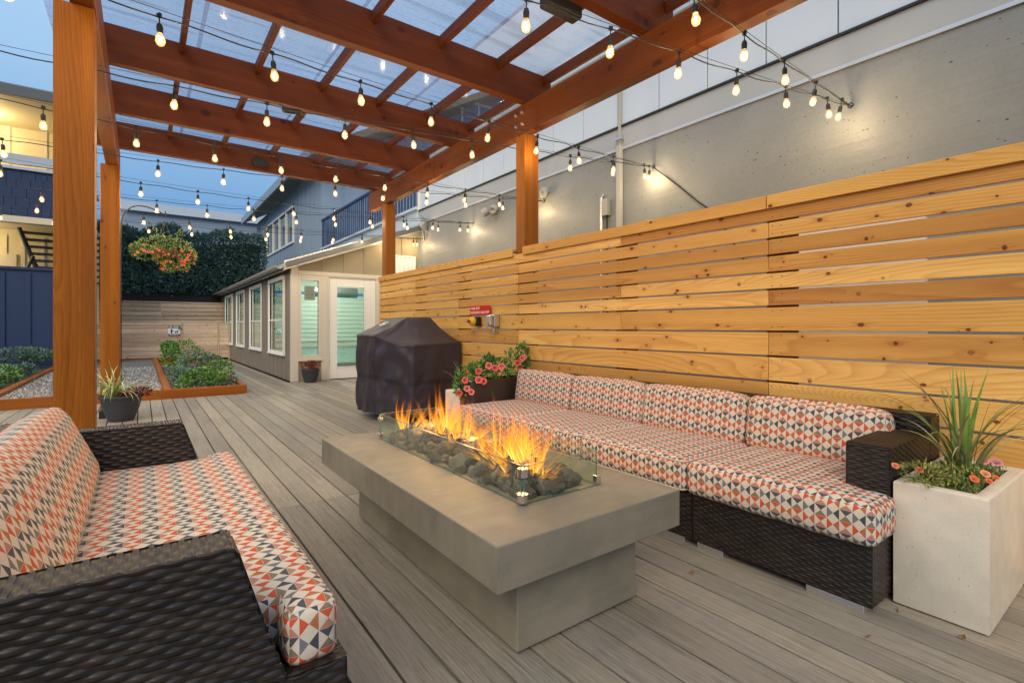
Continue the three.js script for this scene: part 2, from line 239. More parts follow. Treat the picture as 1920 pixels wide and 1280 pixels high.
// ---------------------------------------------------------------- cedar fence
{
  const f = thing('cedar_fence', 'long cedar fence of horizontal boards behind the patterned sofa', 'fence');
  const r = rng(77), X = 2.95;
  const gaps = [.01, .15, .295, .44, .585, .73, .876, 1.020, 1.166, 1.265, 1.364, 1.464, 1.5605, 1.659, 1.7575];
  for (let i = 0; i + 1 < gaps.length; i++) {
    const y0 = gaps[i] + .0058, y1 = gaps[i + 1] - .0058;
    let cuts = [1.2, ...[[-1.475, -3.9, -6.2], [-.2, -2.6, -5.05], [-1.475, -3.9], [-2.6, -5.05]][i % 4].map(z => z), -7.44];
    if ([5, 8, 11].includes(i)) cuts = [1.2, -1.475, -3.9, -6.2, -7.44];
    for (let k = 0; k + 1 < cuts.length; k++) {
      let m = M.cedar[[0, 1, 2, 4, 5, 0, 2][Math.floor(r() * 7)]]; if (k === 0 && (i === 8 || i === 11)) m = M.cedar[3];
      const dx = (r() - .5) * .003, dy = (r() - .5) * .003; const g = bx(X + dx, X + .019 + dx, y0 + dy, y1 + dy, cuts[k + 1] + .0015, cuts[k] - .0015, { r: .0025, ou: r() * 4, ov: r() * 1.3 });
      part('fence_board', g, m, f);
    }
  }
  for (const z of [.7, -.25, -1.428, -2.6, -5.02, -6.15, -7.38]) part('fence_post', bx(2.975, 3.065, 0, 1.77, z - .072, z + .072, { r: .003, along: 'y' }), M.postDark, f);
  { const pts = []; for (let i = 0; i + 1 < gaps.length; i++) for (const z of [.7, -.25, -1.40, -1.455, -2.575, -2.625, -3.88, -5.02, -5.075, -6.15, -7.38]) for (const y of [gaps[i] + .025, gaps[i + 1] - .025]) pts.push([y + (r() - .5) * .006, z + (r() - .5) * .01]);
    const im = new THREE.InstancedMesh(new THREE.CylinderGeometry(.0028, .0028, .003, 6).rotateZ(Math.PI / 2), M.iron, pts.length), m4 = new THREE.Matrix4(); pts.forEach(([y, z], i) => im.setMatrixAt(i, m4.makeTranslation(X - .0006, y, z))); im.name = 'nails'; stuff(im); f.add(im); }
  for (const [a, b] of [[1.2, -1.475], [-1.478, -3.81], [-3.97, -6.2], [-6.203, -7.44]]) { part('fence_cap', bx(X - .022, X - .003, 1.735, 1.812, b, a - .002, { r: .003, ou: r() * 4, ov: r() }), M.cedar[0], f); part('cap_board', bx(X - .0025, X + .075, 1.785, 1.809, b, a - .002, { r: .003, ou: r() * 4, ov: r() }), M.cedar[0], f); }
  const w = thing('white_screen', 'white screen glimpsed through the gaps of the cedar fence', 'screen'); part('sheet', bx(0, .04, .1, 1.75, -.414, .414, { r: .004 }), M.white, w); part('foot', bx(-.1, .14, -.07, .099, -.4, -.3), M.white, w); part('foot', bx(-.1, .14, -.07, .099, .3, .4), M.white, w); w.position.set(4.0, 0, -1.42);
  const s = thing('shutoff_sign', 'red and white emergency shut-off sign on the cedar fence', 'sign', [2.926, 1.225, -4.55]);
  const c = document.createElement('canvas'); c.width = 512; c.height = 192; const x = c.getContext('2d'); x.fillStyle = '#c3130f'; x.fillRect(0, 0, 512, 192); x.fillStyle = '#f6e6e2'; x.font = 'bold 72px sans-serif'; x.textAlign = 'left'; x.fillText('FIRE PIT', 16, 80, 240); x.fillText('EMERGENCY SHUT-OFF', 16, 168, 480);
  const t = new THREE.CanvasTexture(c); t.colorSpace = THREE.SRGBColorSpace;
  part('board', new RoundedBoxGeometry(.006, .1, .40, 1, .002), M.red, s); part('print', new THREE.PlaneGeometry(.395, .096).rotateY(-Math.PI / 2).translate(-.0045, 0, 0), std({ map: t, roughness: .4 }), s);
  const b = thing('stop_button', 'round yellow emergency push button on the cedar fence below red sign', 'button', [2.945, 1.105, -4.6]);
  part('housing', bx(-.055, 0, -.05, .05, -.05, .05, { r: .008 }), M.black, b); part('cap', new THREE.LatheGeometry([[0, 0], [.042, 0], [.05, .02], [.045, .045], [.02, .06], [0, .062]].map(a => new THREE.Vector2(...a)), 18).rotateZ(Math.PI / 2).translate(-.056, 0, 0), M.yellow, b); part('knob', cyl(V(-.11, 0, 0), V(-.145, 0, 0), .018), std({ color: lin(.3, .06, .02), roughness: .5 }), b);
  const o = thing('outlet_box', 'grey weatherproof outlet box on the cedar fence', 'outlet box', [2.945, 1.11, -4.26]);
  part('box', bx(-.07, 0, -.065, .065, -.045, .055, { r: .01 }), M.alu, o); part('cover', bx(-.115, -.072, -.055, .055, -.035, .045, { r: .012 }), M.alu, o); part('latch', bx(-.13, -.116, -.075, -.02, -.012, .02, { r: .004 }), M.grey, o); part('lower_tube', cyl(V(-.035, -.06, 0), V(-.035, -.12, 0), .014), M.alu, o);
}

// ---------------------------------------------------------------- pergola
{
  const g = thing('pergola', 'stained timber pergola with crossbeams and clear roof over the deck', 'pergola');
  const r = rng(5), L = (x0, x1, y0, y1, z0, z1, along) => bx(x0, x1, y0, y1, z0, z1, { r: .006, along, ou: r() * 4, ov: r() * .8 });
  const bolt = (x, y, z, par) => part('bolt', cyl(V(x, y, z), V(x - .02, y, z), .016, .014, 8), M.alu, par);
  for (const [x0, x1, z1, b] of [[-.405, -.223, -3.83, 0], [-.38, -.205, -7.38, 0], [2.97, 3.145, -3.825, 1], [2.97, 3.13, -7.25, 1], [-.405, -.223, .6, 0], [2.97, 3.145, .6, 1]]) {
    const p = part('post', L(x0, x1, 0, 2.913, z1 - (b ? .14 : .2), z1, 'y'), M.post, g);
    part('post_base', bx(x0 - .012, x1 + .012, 0, .09, z1 - (b ? .152 : .212), z1 + .012), M.iron, p);
  }
  const bl = part('long_beam', L(-.335, -.215, 2.915, 3.2, -7.95, 1.2, 'z'), M.stain, g), br = part('long_beam', L(2.97, 3.075, 2.915, 3.2, -7.95, 1.2, 'z'), M.stain, g);
  for (const dy of [.09, .2]) for (const dz of [-.05, .05]) bolt(2.969, 2.915 + dy, -3.9 + dz, br);
  for (const dz of [-.04, .05]) bolt(2.969, 3.02, -7.3 + dz, br);
  const zs = [-7.75, -6.5, -5.31, -3.885, -2.455, -1.1, .3];
  for (const z of zs) part('cross_beam', L(-.55, 3.28, 3.203, 3.512, z, z + .09, 'x'), M.stainRed, g);
  const xs = [-.31, .28, .87, 1.46, 2.045, 2.64, 3.19];
  for (let k = 0; k + 1 < zs.length; k++) for (const x of xs) part('rafter', L(x - .02, x + .02, 3.413, 3.507, zs[k] + .092, zs[k + 1] - .002, 'z'), M.stainRed, g);
  // clear roof sheets, lapped
  for (let k = 0; k < 4; k++) for (const [za, zb, o] of [[-8.0, -4.1, 0], [-4.16, .6, .012]]) {
    const x0 = -.6 + k * .99; part('roof_sheet', bx(x0, x0 + 1.02, 3.5165 + o + (k % 2) * .005, 3.5205 + o + (k % 2) * .005, za, zb), k === 3 && o ? M.polyMilk : M.poly, g);
  }
  const b = thing('speaker_box', 'small black box fixed on the farthest pergola crossbeam', 'box', [1.315, 3.30, -7.62]); part('case', new RoundedBoxGeometry(.2, .085, .07, 2, .015), M.black, b); part('bracket', bx(-.02, .02, .03, .09, -.05, -.02), M.iron, b);
  const e = thing('fixture_box', 'black box under the nearest pergola crossbeam', 'box', [2.25, 3.18, -2.5]); part('case', new RoundedBoxGeometry(.30, .1, .1, 2, .012), M.black, e); part('bracket', bx(-.12, .12, .045, .06, -.03, .06), M.iron, e);
}

// ---------------------------------------------------------------- fire table
const TX0 = .817, TX1 = 1.674, TZ0 = -2.916, TZ1 = -1.18, TY = .42;
{
  const t = thing('fire_table', 'grey concrete fire pit table with glass wind guard and lava rocks', 'fire table');
  const gx0 = 1.08, gx1 = 1.465, gz0 = -2.735, gz1 = -1.405, o = .018;
  part('base', bx(.96, 1.533, .012, .281, -2.722, -1.275, { r: .006 }), M.cast, t);
  part('tray', bx(gx0 + o, gx1 - o, TY - .05, TY - .035, gz0 + o, gz1 - o), M.dark, t);
  // slab with an opening
  const sh = new THREE.Shape([[TX0, TZ0], [TX1, TZ0], [TX1, TZ1], [TX0, TZ1]].map(a => new THREE.Vector2(a[0], -a[1]))); const q = .045; sh.holes.push(new THREE.Path([[gx0 + q, gz0 + q], [gx0 + q, gz1 - q], [gx1 - q, gz1 - q], [gx1 - q, gz0 + q]].map(a => new THREE.Vector2(a[0], -a[1]))));
  const sg = new THREE.ExtrudeGeometry(sh, { depth: TY - .281 - .008, bevelEnabled: true, bevelSize: .004, bevelThickness: .004, bevelOffset: -.004, bevelSegments: 2 }); sg.rotateX(-Math.PI / 2); sg.translate(0, .285, 0);
  part('tabletop', mapUV(sg, 'x', .3, .2), M.cast, t);
  // wind guard panes
  const h0 = TY + .005, h1 = TY + .137, th = .007;
  const panes = [[gx0, gx0 + th, gz0 + .01, gz1 - .012], [gx1 - th, gx1, gz0 + .01, gz1 - .012], [gx0 + .012, gx1 - .012, gz1 - th, gz1], [gx0 + .012, gx1 - .012, gz0, gz0 + th]];
  for (const [a, b, c, d] of panes) {
    const p = part('glass_pane', bx(a, b, h0, h1, c, d), M.glass, t); const n = .0012;
    part('glass_edge', b - a < d - c ? [bx(a, b, h1 + .0002, h1 + .0012, c, d), bx(a, b, h0 - .0012, h0 - .0003, c, d), bx(a, b, h0, h1, d + .0002, d + .0012), bx(a, b, h0, h1, c - .0012, c - .0002)] : [bx(a, b, h1 + .0002, h1 + .0012, c, d), bx(a, b, h0 - .0012, h0 - .0003, c, d), bx(a - .0012, a - .0002, h0, h1, c, d), bx(b + .0002, b + .0012, h0, h1, c, d)], M.glassEdge, p);
  }
  const clamp3 = (x, z, y, s) => part('glass_clamp', [bx(x - .002, x + .022 * s, y, y + .03, z - .022 * s, z + .002, { r: .003 })], M.steel, t);
  for (const y of [.008, .098]) {
    part('corner_clamp', [new THREE.CylinderGeometry(.019, .019, .03, 20).translate(gx0 + .006, TY + y + .015, gz1 - .006)], M.steel, t);
    part('corner_clamp', [bx(gx0 - .006, gx0 + .018, TY + y, TY + y + .022, gz0 - .006, gz0 + .018, { r: .003 })], M.steel, t);
    part('corner_clamp', [bx(gx1 - .018, gx1 + .006, TY + y, TY + y + .03, gz0 - .006, gz0 + .018, { r: .003 })], M.steel, t);
  }
  part('corner_clamp', [bx(gx1 - .016, gx1 + .008, TY + .006, TY + .04, gz1 - .018, gz1 + .006, { r: .003 })], M.steel, t);
  // lava rocks: six shapes, each rock a part
  const r = rng(41), shapes = [];
  for (let k = 0; k < 7; k++) { const g = new THREE.IcosahedronGeometry(1, 2), p = g.attributes.position, o = k * 17.3; for (let i = 0; i < p.count; i++) { const v = V(p.getX(i), p.getY(i), p.getZ(i)); const f = .80 + .42 * vn(v.x * 1.5 + o + 40, v.y * 1.5 + v.z * 1.1 + 40, 401) + .42 * (vn(v.x * 4 + o + 40, v.y * 4 - v.z * 3.2 + 60, 402) - .5) + .30 * (vn(v.z * 8 + o + 40, v.y * 8 + v.x * 6 + 60, 403) - .5); p.setXYZ(i, v.x * f, v.y * f, v.z * f); } shapes.push(toCreasedNormals(g, .45)); }
  const rocks = [];
  for (let i = 0; i < 296; i++) {
    const z = lerp(gz0 + .045, gz1 - .045, r()), c = (gx0 + gx1) / 2, hw = (gx1 - gx0) / 2 - .034, u = r() < .7 ? r() * 2 - 1 : r() + r() - 1, x = c + clamp(u, -1, 1) * hw, heap = (1 - u * u) * .058 * smooth(0, .12, Math.min(z - gz0, gz1 - z)), s = i < 70 ? rr(r, .034, .046) : rr(r, .022, .036);
    const m = part('lava_rock', shapes[i % 7], M.rock[Math.floor(r() * 4)], t); m.position.set(x, TY - .008 + heap + r() * .012, z); m.rotation.set(r() * 6, r() * 6, r() * 6); m.scale.set(s * rr(r, .9, 1.35), s * rr(r, .7, 1), s * rr(r, .9, 1.3));
  }
}
// flames: tapering curled tongues, brighter at the foot
{
  const fl = thing('fire', 'orange flames rising from the lava rocks in fire table', 'fire');
  const W = 192, H = 256, cm = new Uint8Array(W * H * 4), am = new Uint8Array(W * H * 4);
  for (let j = 0; j < H; j++) for (let i = 0; i < W; i++) {
    const zn = Math.floor(i / 64), v = j / H, u = (i % 64) / 64, o = (j * W + i) * 4, n = vn(u * 10, v * 3, 201 + zn, 10), n2 = vn(u * 26, v * 5, 211 + zn, 26); const heat = clamp([.55, .85, 1.15][zn] - v * .7 + (n - .5) * .4);
    cm[o] = 255; cm[o + 1] = clamp(.50 + .46 * heat * heat) * 255; cm[o + 2] = clamp(.06 + .5 * heat ** 3) * 255; cm[o + 3] = 255;
    const a = smooth(0, .12, v) * (1 - smooth(.2, 1, v)) * Math.pow(n * .45 + n2 * .55, 1.6) * [.28, .62, 1.0][zn]; am[o] = am[o + 1] = am[o + 2] = clamp(a) * 255; am[o + 3] = 255;
  }
  const mk = (d, s) => { const t = new THREE.DataTexture(d, W, H, THREE.RGBAFormat); t.wrapS = THREE.RepeatWrapping; t.magFilter = THREE.LinearFilter; if (s) t.colorSpace = THREE.SRGBColorSpace; t.needsUpdate = true; return t; };
  const fm = std({ color: 0, emissive: lin(1, .92, .8), emissiveMap: mk(cm, true), alphaMap: mk(am), emissiveIntensity: 1.45, transparent: true, roughness: 1, side: THREE.DoubleSide });
  const r = rng(88);
  function tongue(x, z, h, w, leanx, leanz) {
    const NS = 11, NR = 7, pos = [], uv = [], idx = [], ph = r() * 6, tw = rr(r, -2, 2), u0 = r();
    for (let q = 0; q < 3; q++) { const b0 = pos.length / 3, kq = [1.25, .8, .42][q];
      for (let j = 0; j <= NS; j++) { const v = j / NS, hv = h * [1, .93, .8][q], rad = kq * w * (Math.pow(1 - v, .8) * (.55 + 1.1 * v)) + .0004, cx = x + leanx * v ** 1.4 + .022 * Math.sin(ph + v * 6) * v, cz = z + leanz * v ** 1.4 + .022 * Math.cos(ph * 1.7 + v * 5) * v, cy = TY + .012 + hv * v;
        for (let i = 0; i <= NR; i++) { const A = i / NR * 2 * Math.PI + tw * v; pos.push(cx + Math.cos(A) * rad, cy, cz + Math.sin(A) * rad * .6); uv.push((q + .02 + .96 * Math.abs(((i / NR + u0) % 1) * 2 - 1)) / 3, v); } }
      for (let j = 0; j < NS; j++) for (let i = 0; i < NR; i++) { const a = b0 + j * (NR + 1) + i, b = a + 1, c = a + NR + 1, d = c + 1; idx.push(a, c, b, b, c, d); } }
    const g = new THREE.BufferGeometry(); g.setAttribute('position', new THREE.Float32BufferAttribute(pos, 3)); g.setAttribute('uv', new THREE.Float32BufferAttribute(uv, 2)); g.setIndex(idx); g.computeVertexNormals(); return g;
  }
  const groups = [[1.19, -2.63, .30, .12, 5], [1.36, -2.52, .42, .10, 6], [1.28, -2.36, .33, .16, 11], [1.27, -2.18, .32, .15, 15], [1.29, -1.84, .36, .18, 20], [1.27, -1.60, .37, .16, 24]];
  for (const [x, z, h, s, n] of groups) {
    for (let i = 0; i < n * .62; i++) { const a = r() * 6.28, q = Math.sqrt(r()), c = 1 - .4 * q, fx = x + Math.cos(a) * q * s * .5, fz = z + Math.sin(a) * q * s * .6, list = []; const m = 4 + Math.floor(r() * 3);
      for (let k = 0; k < m; k++) list.push(tongue(fx + rr(r, -.012, .012), fz + rr(r, -.014, .014), h * rr(r, .35, 1.15) * c, k === 0 ? rr(r, .010, .018) : rr(r, .0035, .009), Math.cos(a) * q * s * 1.0 + rr(r, -.055, .055), Math.sin(a) * q * s * 1.15 + rr(r, -.07, .07)));
      part('flame', list, fm, fl).castShadow = false; }
  }
  for (const [x, z] of [[1.28, -2.45], [1.28, -2.05], [1.28, -1.65]]) { const l = new THREE.PointLight(lin(1, .48, .14), 0.42, 0, 2); l.position.set(x, TY + .15, z); l.castShadow = true; l.shadow.radius = 3; scene.add(l); }
}

// ---------------------------------------------------------------- wicker weave and cushions
// woven panel: corner o, edge vectors U (w long) and Vv (h long); strands run along U, raised along U x V
let WP = [.0115, .05, .0042];
function woven(o, U, Vd, w, h, { pitch = WP[0], seg = WP[1], amp = WP[2], su = 7, sv = 6 } = {}) {
  const N = U.clone().cross(Vd).normalize(), nu = Math.ceil(w / seg * su * 1), nv = Math.ceil(h / pitch * sv), pos = [], uv = [], idx = [];
  for (let j = 0; j <= nv; j++) for (let i = 0; i <= nu; i++) {
    const u = i / nu * w, v = j / nv * h, row = Math.floor(v / pitch), f = v / pitch - row, s = u / seg + (row & 1) * .5 + .08 * hsh(row, 3, 5);
    const arch = .5 + .5 * Math.cos(2 * Math.PI * s), prof = Math.sqrt(Math.max(0, 1 - (2 * f - 1) ** 2)); let d = amp * (prof * (.02 + .98 * Math.pow(arch, .8)) - .6);
    if (i === 0 || j === 0 || i === nu || j === nv) d = -amp * .6;
    const p = o.clone().addScaledVector(U, u).addScaledVector(Vd, v).addScaledVector(N, d); pos.push(p.x, p.y, p.z); uv.push(u / seg, v / pitch);
  }
  for (let j = 0; j < nv; j++) for (let i = 0; i < nu; i++) { const a = j * (nu + 1) + i, b = a + 1, c = a + nu + 1, d = c + 1; idx.push(a, b, c, b, d, c); }
  const g = new THREE.BufferGeometry(); g.setAttribute('position', new THREE.Float32BufferAttribute(pos, 3)); g.setAttribute('uv', new THREE.Float32BufferAttribute(uv, 2)); g.setIndex(idx); g.computeVertexNormals(); return g.toNonIndexed();
}
const X1 = V(1, 0, 0), Y1 = V(0, 1, 0), Z1 = V(0, 0, 1), Xm = V(-1, 0, 0), Zm = V(0, 0, -1);
// puffy cushion w (x) d (z) h (y) centred
function cushion(w, h, d, { puff = .010, r = .026, ou = 0, ov = 0, along = 'z', at = [0, 0, 0] } = {}) {
  let g = new THREE.BoxGeometry(w, h, d, Math.ceil(w / .03), 6, Math.ceil(d / .03)); const p = g.attributes.position;
  for (let i = 0; i < p.count; i++) {
    let v = V(p.getX(i), p.getY(i), p.getZ(i)); const a = V(w / 2 - r, h / 2 - r, d / 2 - r), q = V(clamp(v.x, -a.x, a.x), clamp(v.y, -a.y, a.y), clamp(v.z, -a.z, a.z)), n = v.clone().sub(q); if (n.lengthSq() > 1e-9) { const m = Math.max(Math.abs(n.x), Math.abs(n.y), Math.abs(n.z)); v = q.add(n.normalize().multiplyScalar(m > 0 ? r * Math.min(1, m / r) : 0)); }
    const fx = 1 - (2 * p.getX(i) / w) ** 4, fy = 1 - (2 * p.getY(i) / h) ** 4, fz = 1 - (2 * p.getZ(i) / d) ** 4; const wr = .003 * (vn(p.getX(i) * 9 + 50, p.getZ(i) * 9 + p.getY(i) * 7 + 50, 9) - .5);
    v.y += Math.sign(v.y) * (Math.abs(p.getY(i)) / (h / 2)) * fx * fz * puff + wr * 2; v.x += Math.sign(v.x) * (Math.abs(p.getX(i)) / (w / 2)) ** 3 * fy * fz * puff * .5; v.z += Math.sign(v.z) * (Math.abs(p.getZ(i)) / (d / 2)) ** 3 * fx * fy * puff * .5;
    p.setXYZ(i, v.x, v.y, v.z);
  }
  // uv from the undeformed box so that the print stays straight
  const b = mapUV(new THREE.BoxGeometry(w, h, d, Math.ceil(w / .03), 6, Math.ceil(d / .03)).translate(...at), along, ou, ov); g = g.toNonIndexed(); g.setAttribute('uv', b.attributes.uv);
  g = mergeVertices(g); g.computeVertexNormals(); return smoothByPos(g).translate(...at);
}
function smoothByPos(g) { // same normal at the same place, seams of uv kept
  const p = g.attributes.position, n = g.attributes.normal, m = new Map(); const key = i => Math.round(p.getX(i) * 2e4) + ',' + Math.round(p.getY(i) * 2e4) + ',' + Math.round(p.getZ(i) * 2e4);
  for (let i = 0; i < p.count; i++) { const k = key(i), v = V(n.getX(i), n.getY(i), n.getZ(i)); m.has(k) ? m.get(k).add(v) : m.set(k, v); }
  for (let i = 0; i < p.count; i++) { const v = m.get(key(i)).clone().normalize(); n.setXYZ(i, v.x, v.y, v.z); } return g;
}
function piping(m, w, h, d, r = .022) { // welt round the upper and lower edges of a cushion
  for (const y of [h / 2 - .008, -h / 2 + .008]) { const p = [], a = w / 2 - .002, b = d / 2 - .002; for (const [sx, sz] of [[1, 1], [-1, 1], [-1, -1], [1, -1]]) { for (let k = 0; k < 4; k++) { const t = ({ '1,1': 0, '-1,1': 1, '-1,-1': 2, '1,-1': 3 }[sx + ',' + sz] + k / 3) * Math.PI / 2; p.push(V(sx * (a - r) + Math.cos(t) * r, y, sz * (b - r) + Math.sin(t) * r)); } }
    part('piping', new THREE.TubeGeometry(new THREE.CatmullRomCurve3(p, true, 'catmullrom', .1), 90, .0035, 5, true), M.welt, m); }
}
// long sofa along the fence
{
  const s = thing('wicker_sofa', 'long dark wicker sectional sofa with four patterned seats against cedar fence', 'sofa');
  const x0 = 2.12, x1 = 2.925, z0 = -3.56, z1 = -.685, yb = .03, yt = .262;
  const breaks = [z0, -2.145, -1.425, z1];
  for (let k = 0; k < 3; k++) {
    const a = breaks[k] + .002, b = breaks[k + 1] - .002;
    part('base', [bx(x0 + .006, x1, yb, yt - .004, a + .004, b - .006), woven(V(x0, yb, a), Z1, Y1, b - a, yt - yb, { su: 6, sv: 5 }), woven(V(x0, yt, b), Zm, X1, b - a, .1, { su: 5, sv: 4 }).scale(1, 1, 1), ...(k === 2 ? [woven(V(x0, yb, b), X1, Y1, x1 - x0, yt - yb, { su: 6, sv: 5 })] : [])], M.wicker, s);
  }
  for (const [z, n] of [[z1 - .23, .2], [-1.40, .13], [-1.60, .13], [-2.12, .13], [-2.32, .13], [z0 + .02, .13]]) part('foot', bx(x0 + .004, x0 + .07, 0, yb - .001, z, z + n, { r: .003 }), M.alu, s);
  part('foot', bx(x0 + .5, x0 + .56, 0, yb - .001, z1 - .08, z1 - .005, { r: .003 }), M.alu, s);
  // near arm
  const ax = 2.29, az0 = -.835, ay = .585;
  part('armrest', [bx(ax + .005, x1, yt, ay - .005, az0 + .004, z1 - .005, { r: .01 }), woven(V(ax, yt, az0), Z1, Y1, z1 - az0, ay - yt, { su: 6, sv: 6, seg: .05 }), woven(V(ax, yt, z1), X1, Y1, x1 - ax, ay - yt, { su: 6, sv: 5 }), woven(V(ax, ay, z1), Zm, X1, z1 - az0, x1 - ax, { su: 5, sv: 4, pitch: .012 }), woven(V(x1, yt, az0), Xm, Y1, x1 - ax, ay - yt, { su: 5, sv: 4 })], M.wicker, s);
  // back frame
  part('back_frame', [bx(2.79, x1 - .004, yt, .648, z0, z1 - .004, { r: .01 }), woven(V(2.785, yt, z0), Z1, Y1, z1 - z0, .65 - yt, { su: 5, sv: 4 }), woven(V(2.785, .652, z1), Zm, X1, z1 - z0, x1 - 2.785, { su: 5, sv: 4, seg: .05, pitch: .02 }), woven(V(2.785, yt, z1), X1, Y1, x1 - 2.785, .65 - yt, { su: 5, sv: 4 })], M.wicker, s);
  const sb = [-3.55, -2.848, -2.146, -1.432], xb = 2.635;
  for (let k = 0; k < 3; k++) { const d = sb[k + 1] - sb[k] - .006, g = cushion(.63, .15, d, { ou: sb[k], ov: .02 + k * .03 }); const q = part('seat_cushion', g, M.fabric, s); q.position.set(2.07 + .315, yt + .077, (sb[k] + sb[k + 1]) / 2); piping(q, .63, .15, d); }
  { // near seat: reaches round the front of the arm
    part('seat_cushion', [cushion(.585, .148, .655, { ou: .01, at: [.0225, 0, 0] }), cushion(.22, .15, .765, { ou: .01, at: [-.205, -.0005, .055] })], M.fabric, s).position.set(2.07 + .315, yt + .077, -1.1);
  }
  const bb = [-3.545, -2.84, -2.155, -1.455, -.80];
  for (let k = 0; k < 4; k++) { const d = bb[k + 1] - bb[k] - .012, g = cushion(.12, .27, d, { puff: .014, r: .03, ou: bb[k], ov: .015 }); const m = part('back_cushion', g, M.fabric, s); m.position.set(2.70, yt + .135 + .135, (bb[k] + bb[k + 1]) / 2); m.rotation.z = -.16; }
}
// loveseat at the left, coarser weave
WP = [.0140, .056, .0056];
{
  const s = thing('wicker_loveseat', 'dark wicker loveseat with patterned cushions, facing fire table', 'loveseat');
  const zn = -1.135, zni = -1.245, zf = -2.86, zfi = -2.755, yt = .305, ay = .61, ax = .147, bxx = -.48;
  part('base', [bx(bxx, .37, .03, yt - .004, zf + .006, zn - .006), woven(V(bxx, .03, zn), X1, Y1, .375 - bxx, yt - .03, { su: 8, sv: 7 }), woven(V(.375, .03, zn), Zm, Y1, zn - zf, yt - .03, { su: 5, sv: 5 }), woven(V(.25, yt, zn), Zm, Xm.clone(), 0.001 + zn - zf, .001, {}), woven(V(.375, yt, zn), Xm, Zm, .375 - bxx, .22, { su: 6, sv: 5 })], M.wicker, s);
  // arms with a raked front edge: prism in x-y
  const arm = (za, zb, name) => { // za > zb
    const fr = .10, sh = new THREE.Shape([[bxx, yt], [ax + fr, yt], [ax + .012, ay - .012], [ax - .004, ay], [bxx, ay]].map(a => new THREE.Vector2(...a)));
    const body = new THREE.ExtrudeGeometry(sh, { depth: za - zb - .008, bevelEnabled: false }); body.translate(0, -.0035, zb + .004);
    const g = [mapUV(body, 'x')];
    const clipTo = (q) => { const p = q.attributes.position; for (let i = 0; i < p.count; i++) { const lim = ax + .002 + fr * (1 - (p.getY(i) - yt) / (ay - yt)); if (p.getX(i) > lim) p.setX(i, lim); } q.computeVertexNormals(); return q; };
    g.push(clipTo(mergeVertices(woven(V(bxx, yt, za), X1, Y1, ax + fr - bxx + .002, ay - yt, { su: 9, sv: 8 }))).toNonIndexed());
    g.push(clipTo(mergeVertices(woven(V(ax + fr, yt, zb), Xm, Y1, ax + fr - bxx, ay - yt, { su: 7, sv: 6 }))).toNonIndexed());
    g.push(woven(V(ax, ay, za), Zm, Xm, za - zb, ax - bxx, { su: 8, sv: 6, pitch: .0125, seg: .055 }).scale(1, 1, 1));
    const up = V(-fr, ay - yt, 0), hl = up.length(); g.push(woven(V(ax + fr + .002, yt, za), Zm, up.clone().normalize(), za - zb, hl, { su: 6, sv: 7, seg: .05 }));
    part(name, g, M.wicker, s);
  };
  arm(zn, zni, 'armrest'); arm(zfi, zf, 'armrest');
  part('back_frame', [bx(-.47, -.37, yt, .655, zf, zn, { r: .012 }), woven(V(-.365, yt, zn), Zm, Y1, zn - zf, .655 - yt, { su: 5, sv: 5 }), woven(V(-.365, .658, zn), Zm, Xm, zn - zf, .11, { su: 5, sv: 5 }), woven(V(-.365, yt, zf), Xm, Y1, .11, .655 - yt, { su: 6, sv: 5 })], M.wicker, s);
  const yc = yt + .066; part('seat_cushion', [cushion(.53, .132, zni - zfi - .004, { puff: .010, ou: .02, at: [.10, yc, (zni + zfi) / 2] }), cushion(.115, .131, 1.70, { puff: .006, r: .026, ou: .02, at: [.3075, yc - .0005, (zn + zf) / 2 - .005] })], M.fabric, s);
  const b = part('back_cushion', cushion(.14, .34, zni - zfi - .01, { puff: .02, r: .04, ou: .04 }), M.fabric, s); b.position.set(-.255, yt + .13 + .12, (zni + zfi) / 2); b.rotation.z = .42;
}

// ---------------------------------------------------------------- plants
const G = { // leaf colours
  green: [[.08, .20, .04], [.13, .29, .06], [.05, .13, .03], [.19, .34, .08]], dark: [[.085, .17, .15], [.12, .22, .17], [.06, .13, .12], [.15, .25, .18]], lime: [[.16, .26, .05], [.22, .32, .07], [.1, .18, .04], [.3, .34, .1]], moss: [[.18, .20, .04], [.27, .26, .06], [.11, .13, .035], [.36, .32, .09]],
  red: [[.22, .025, .03], [.14, .02, .025], [.3, .05, .045], [.1, .03, .03]], salmon: [[.75, .13, .12], [.8, .2, .18], [.68, .08, .07]], orange: [[.8, .14, .05], [.75, .22, .10], [.85, .3, .15]], pale: [[.42, .45, .18], [.55, .55, .3], [.3, .36, .1]], rust: [[.25, .06, .03], [.35, .12, .05], [.15, .06, .03]], pink: [[.6, .16, .2], [.65, .26, .28]],
};
function leaves(n, r, place, pal, [l0, l1], wid = .5, up = .4) { // loose leaf-shaped faces, each bent along its middle
  const pos = [], col = [];
  for (let i = 0; i < n; i++) {
    const [x, y, z, nx, ny, nz] = place(r), L = rr(r, l0, l1), W = L * wid, dir = V(nx + rr(r, -.8, .8), ny + rr(r, -.6, .8) + up, nz + rr(r, -.8, .8)).normalize(), side = dir.clone().cross(V(r() - .5, r() - .5, r() - .5)).normalize(), nn = dir.clone().cross(side), c = pal[Math.floor(r() * pal.length)], v = rr(r, .75, 1.2);
    const b = V(x, y, z), m = b.clone().addScaledVector(dir, L * .5).addScaledVector(nn, L * .1), t = b.clone().addScaledVector(dir, L).addScaledVector(nn, -L * .05), a = b.clone().addScaledVector(dir, L * .45).addScaledVector(side, W * .5), d = b.clone().addScaledVector(dir, L * .45).addScaledVector(side, -W * .5);
    for (const q of [b, a, m, a, t, m, b, m, d, m, t, d]) { pos.push(q.x, q.y, q.z); col.push(c[0] * v, c[1] * v, c[2] * v); }
  }
  return quadGeo(pos, col);
}
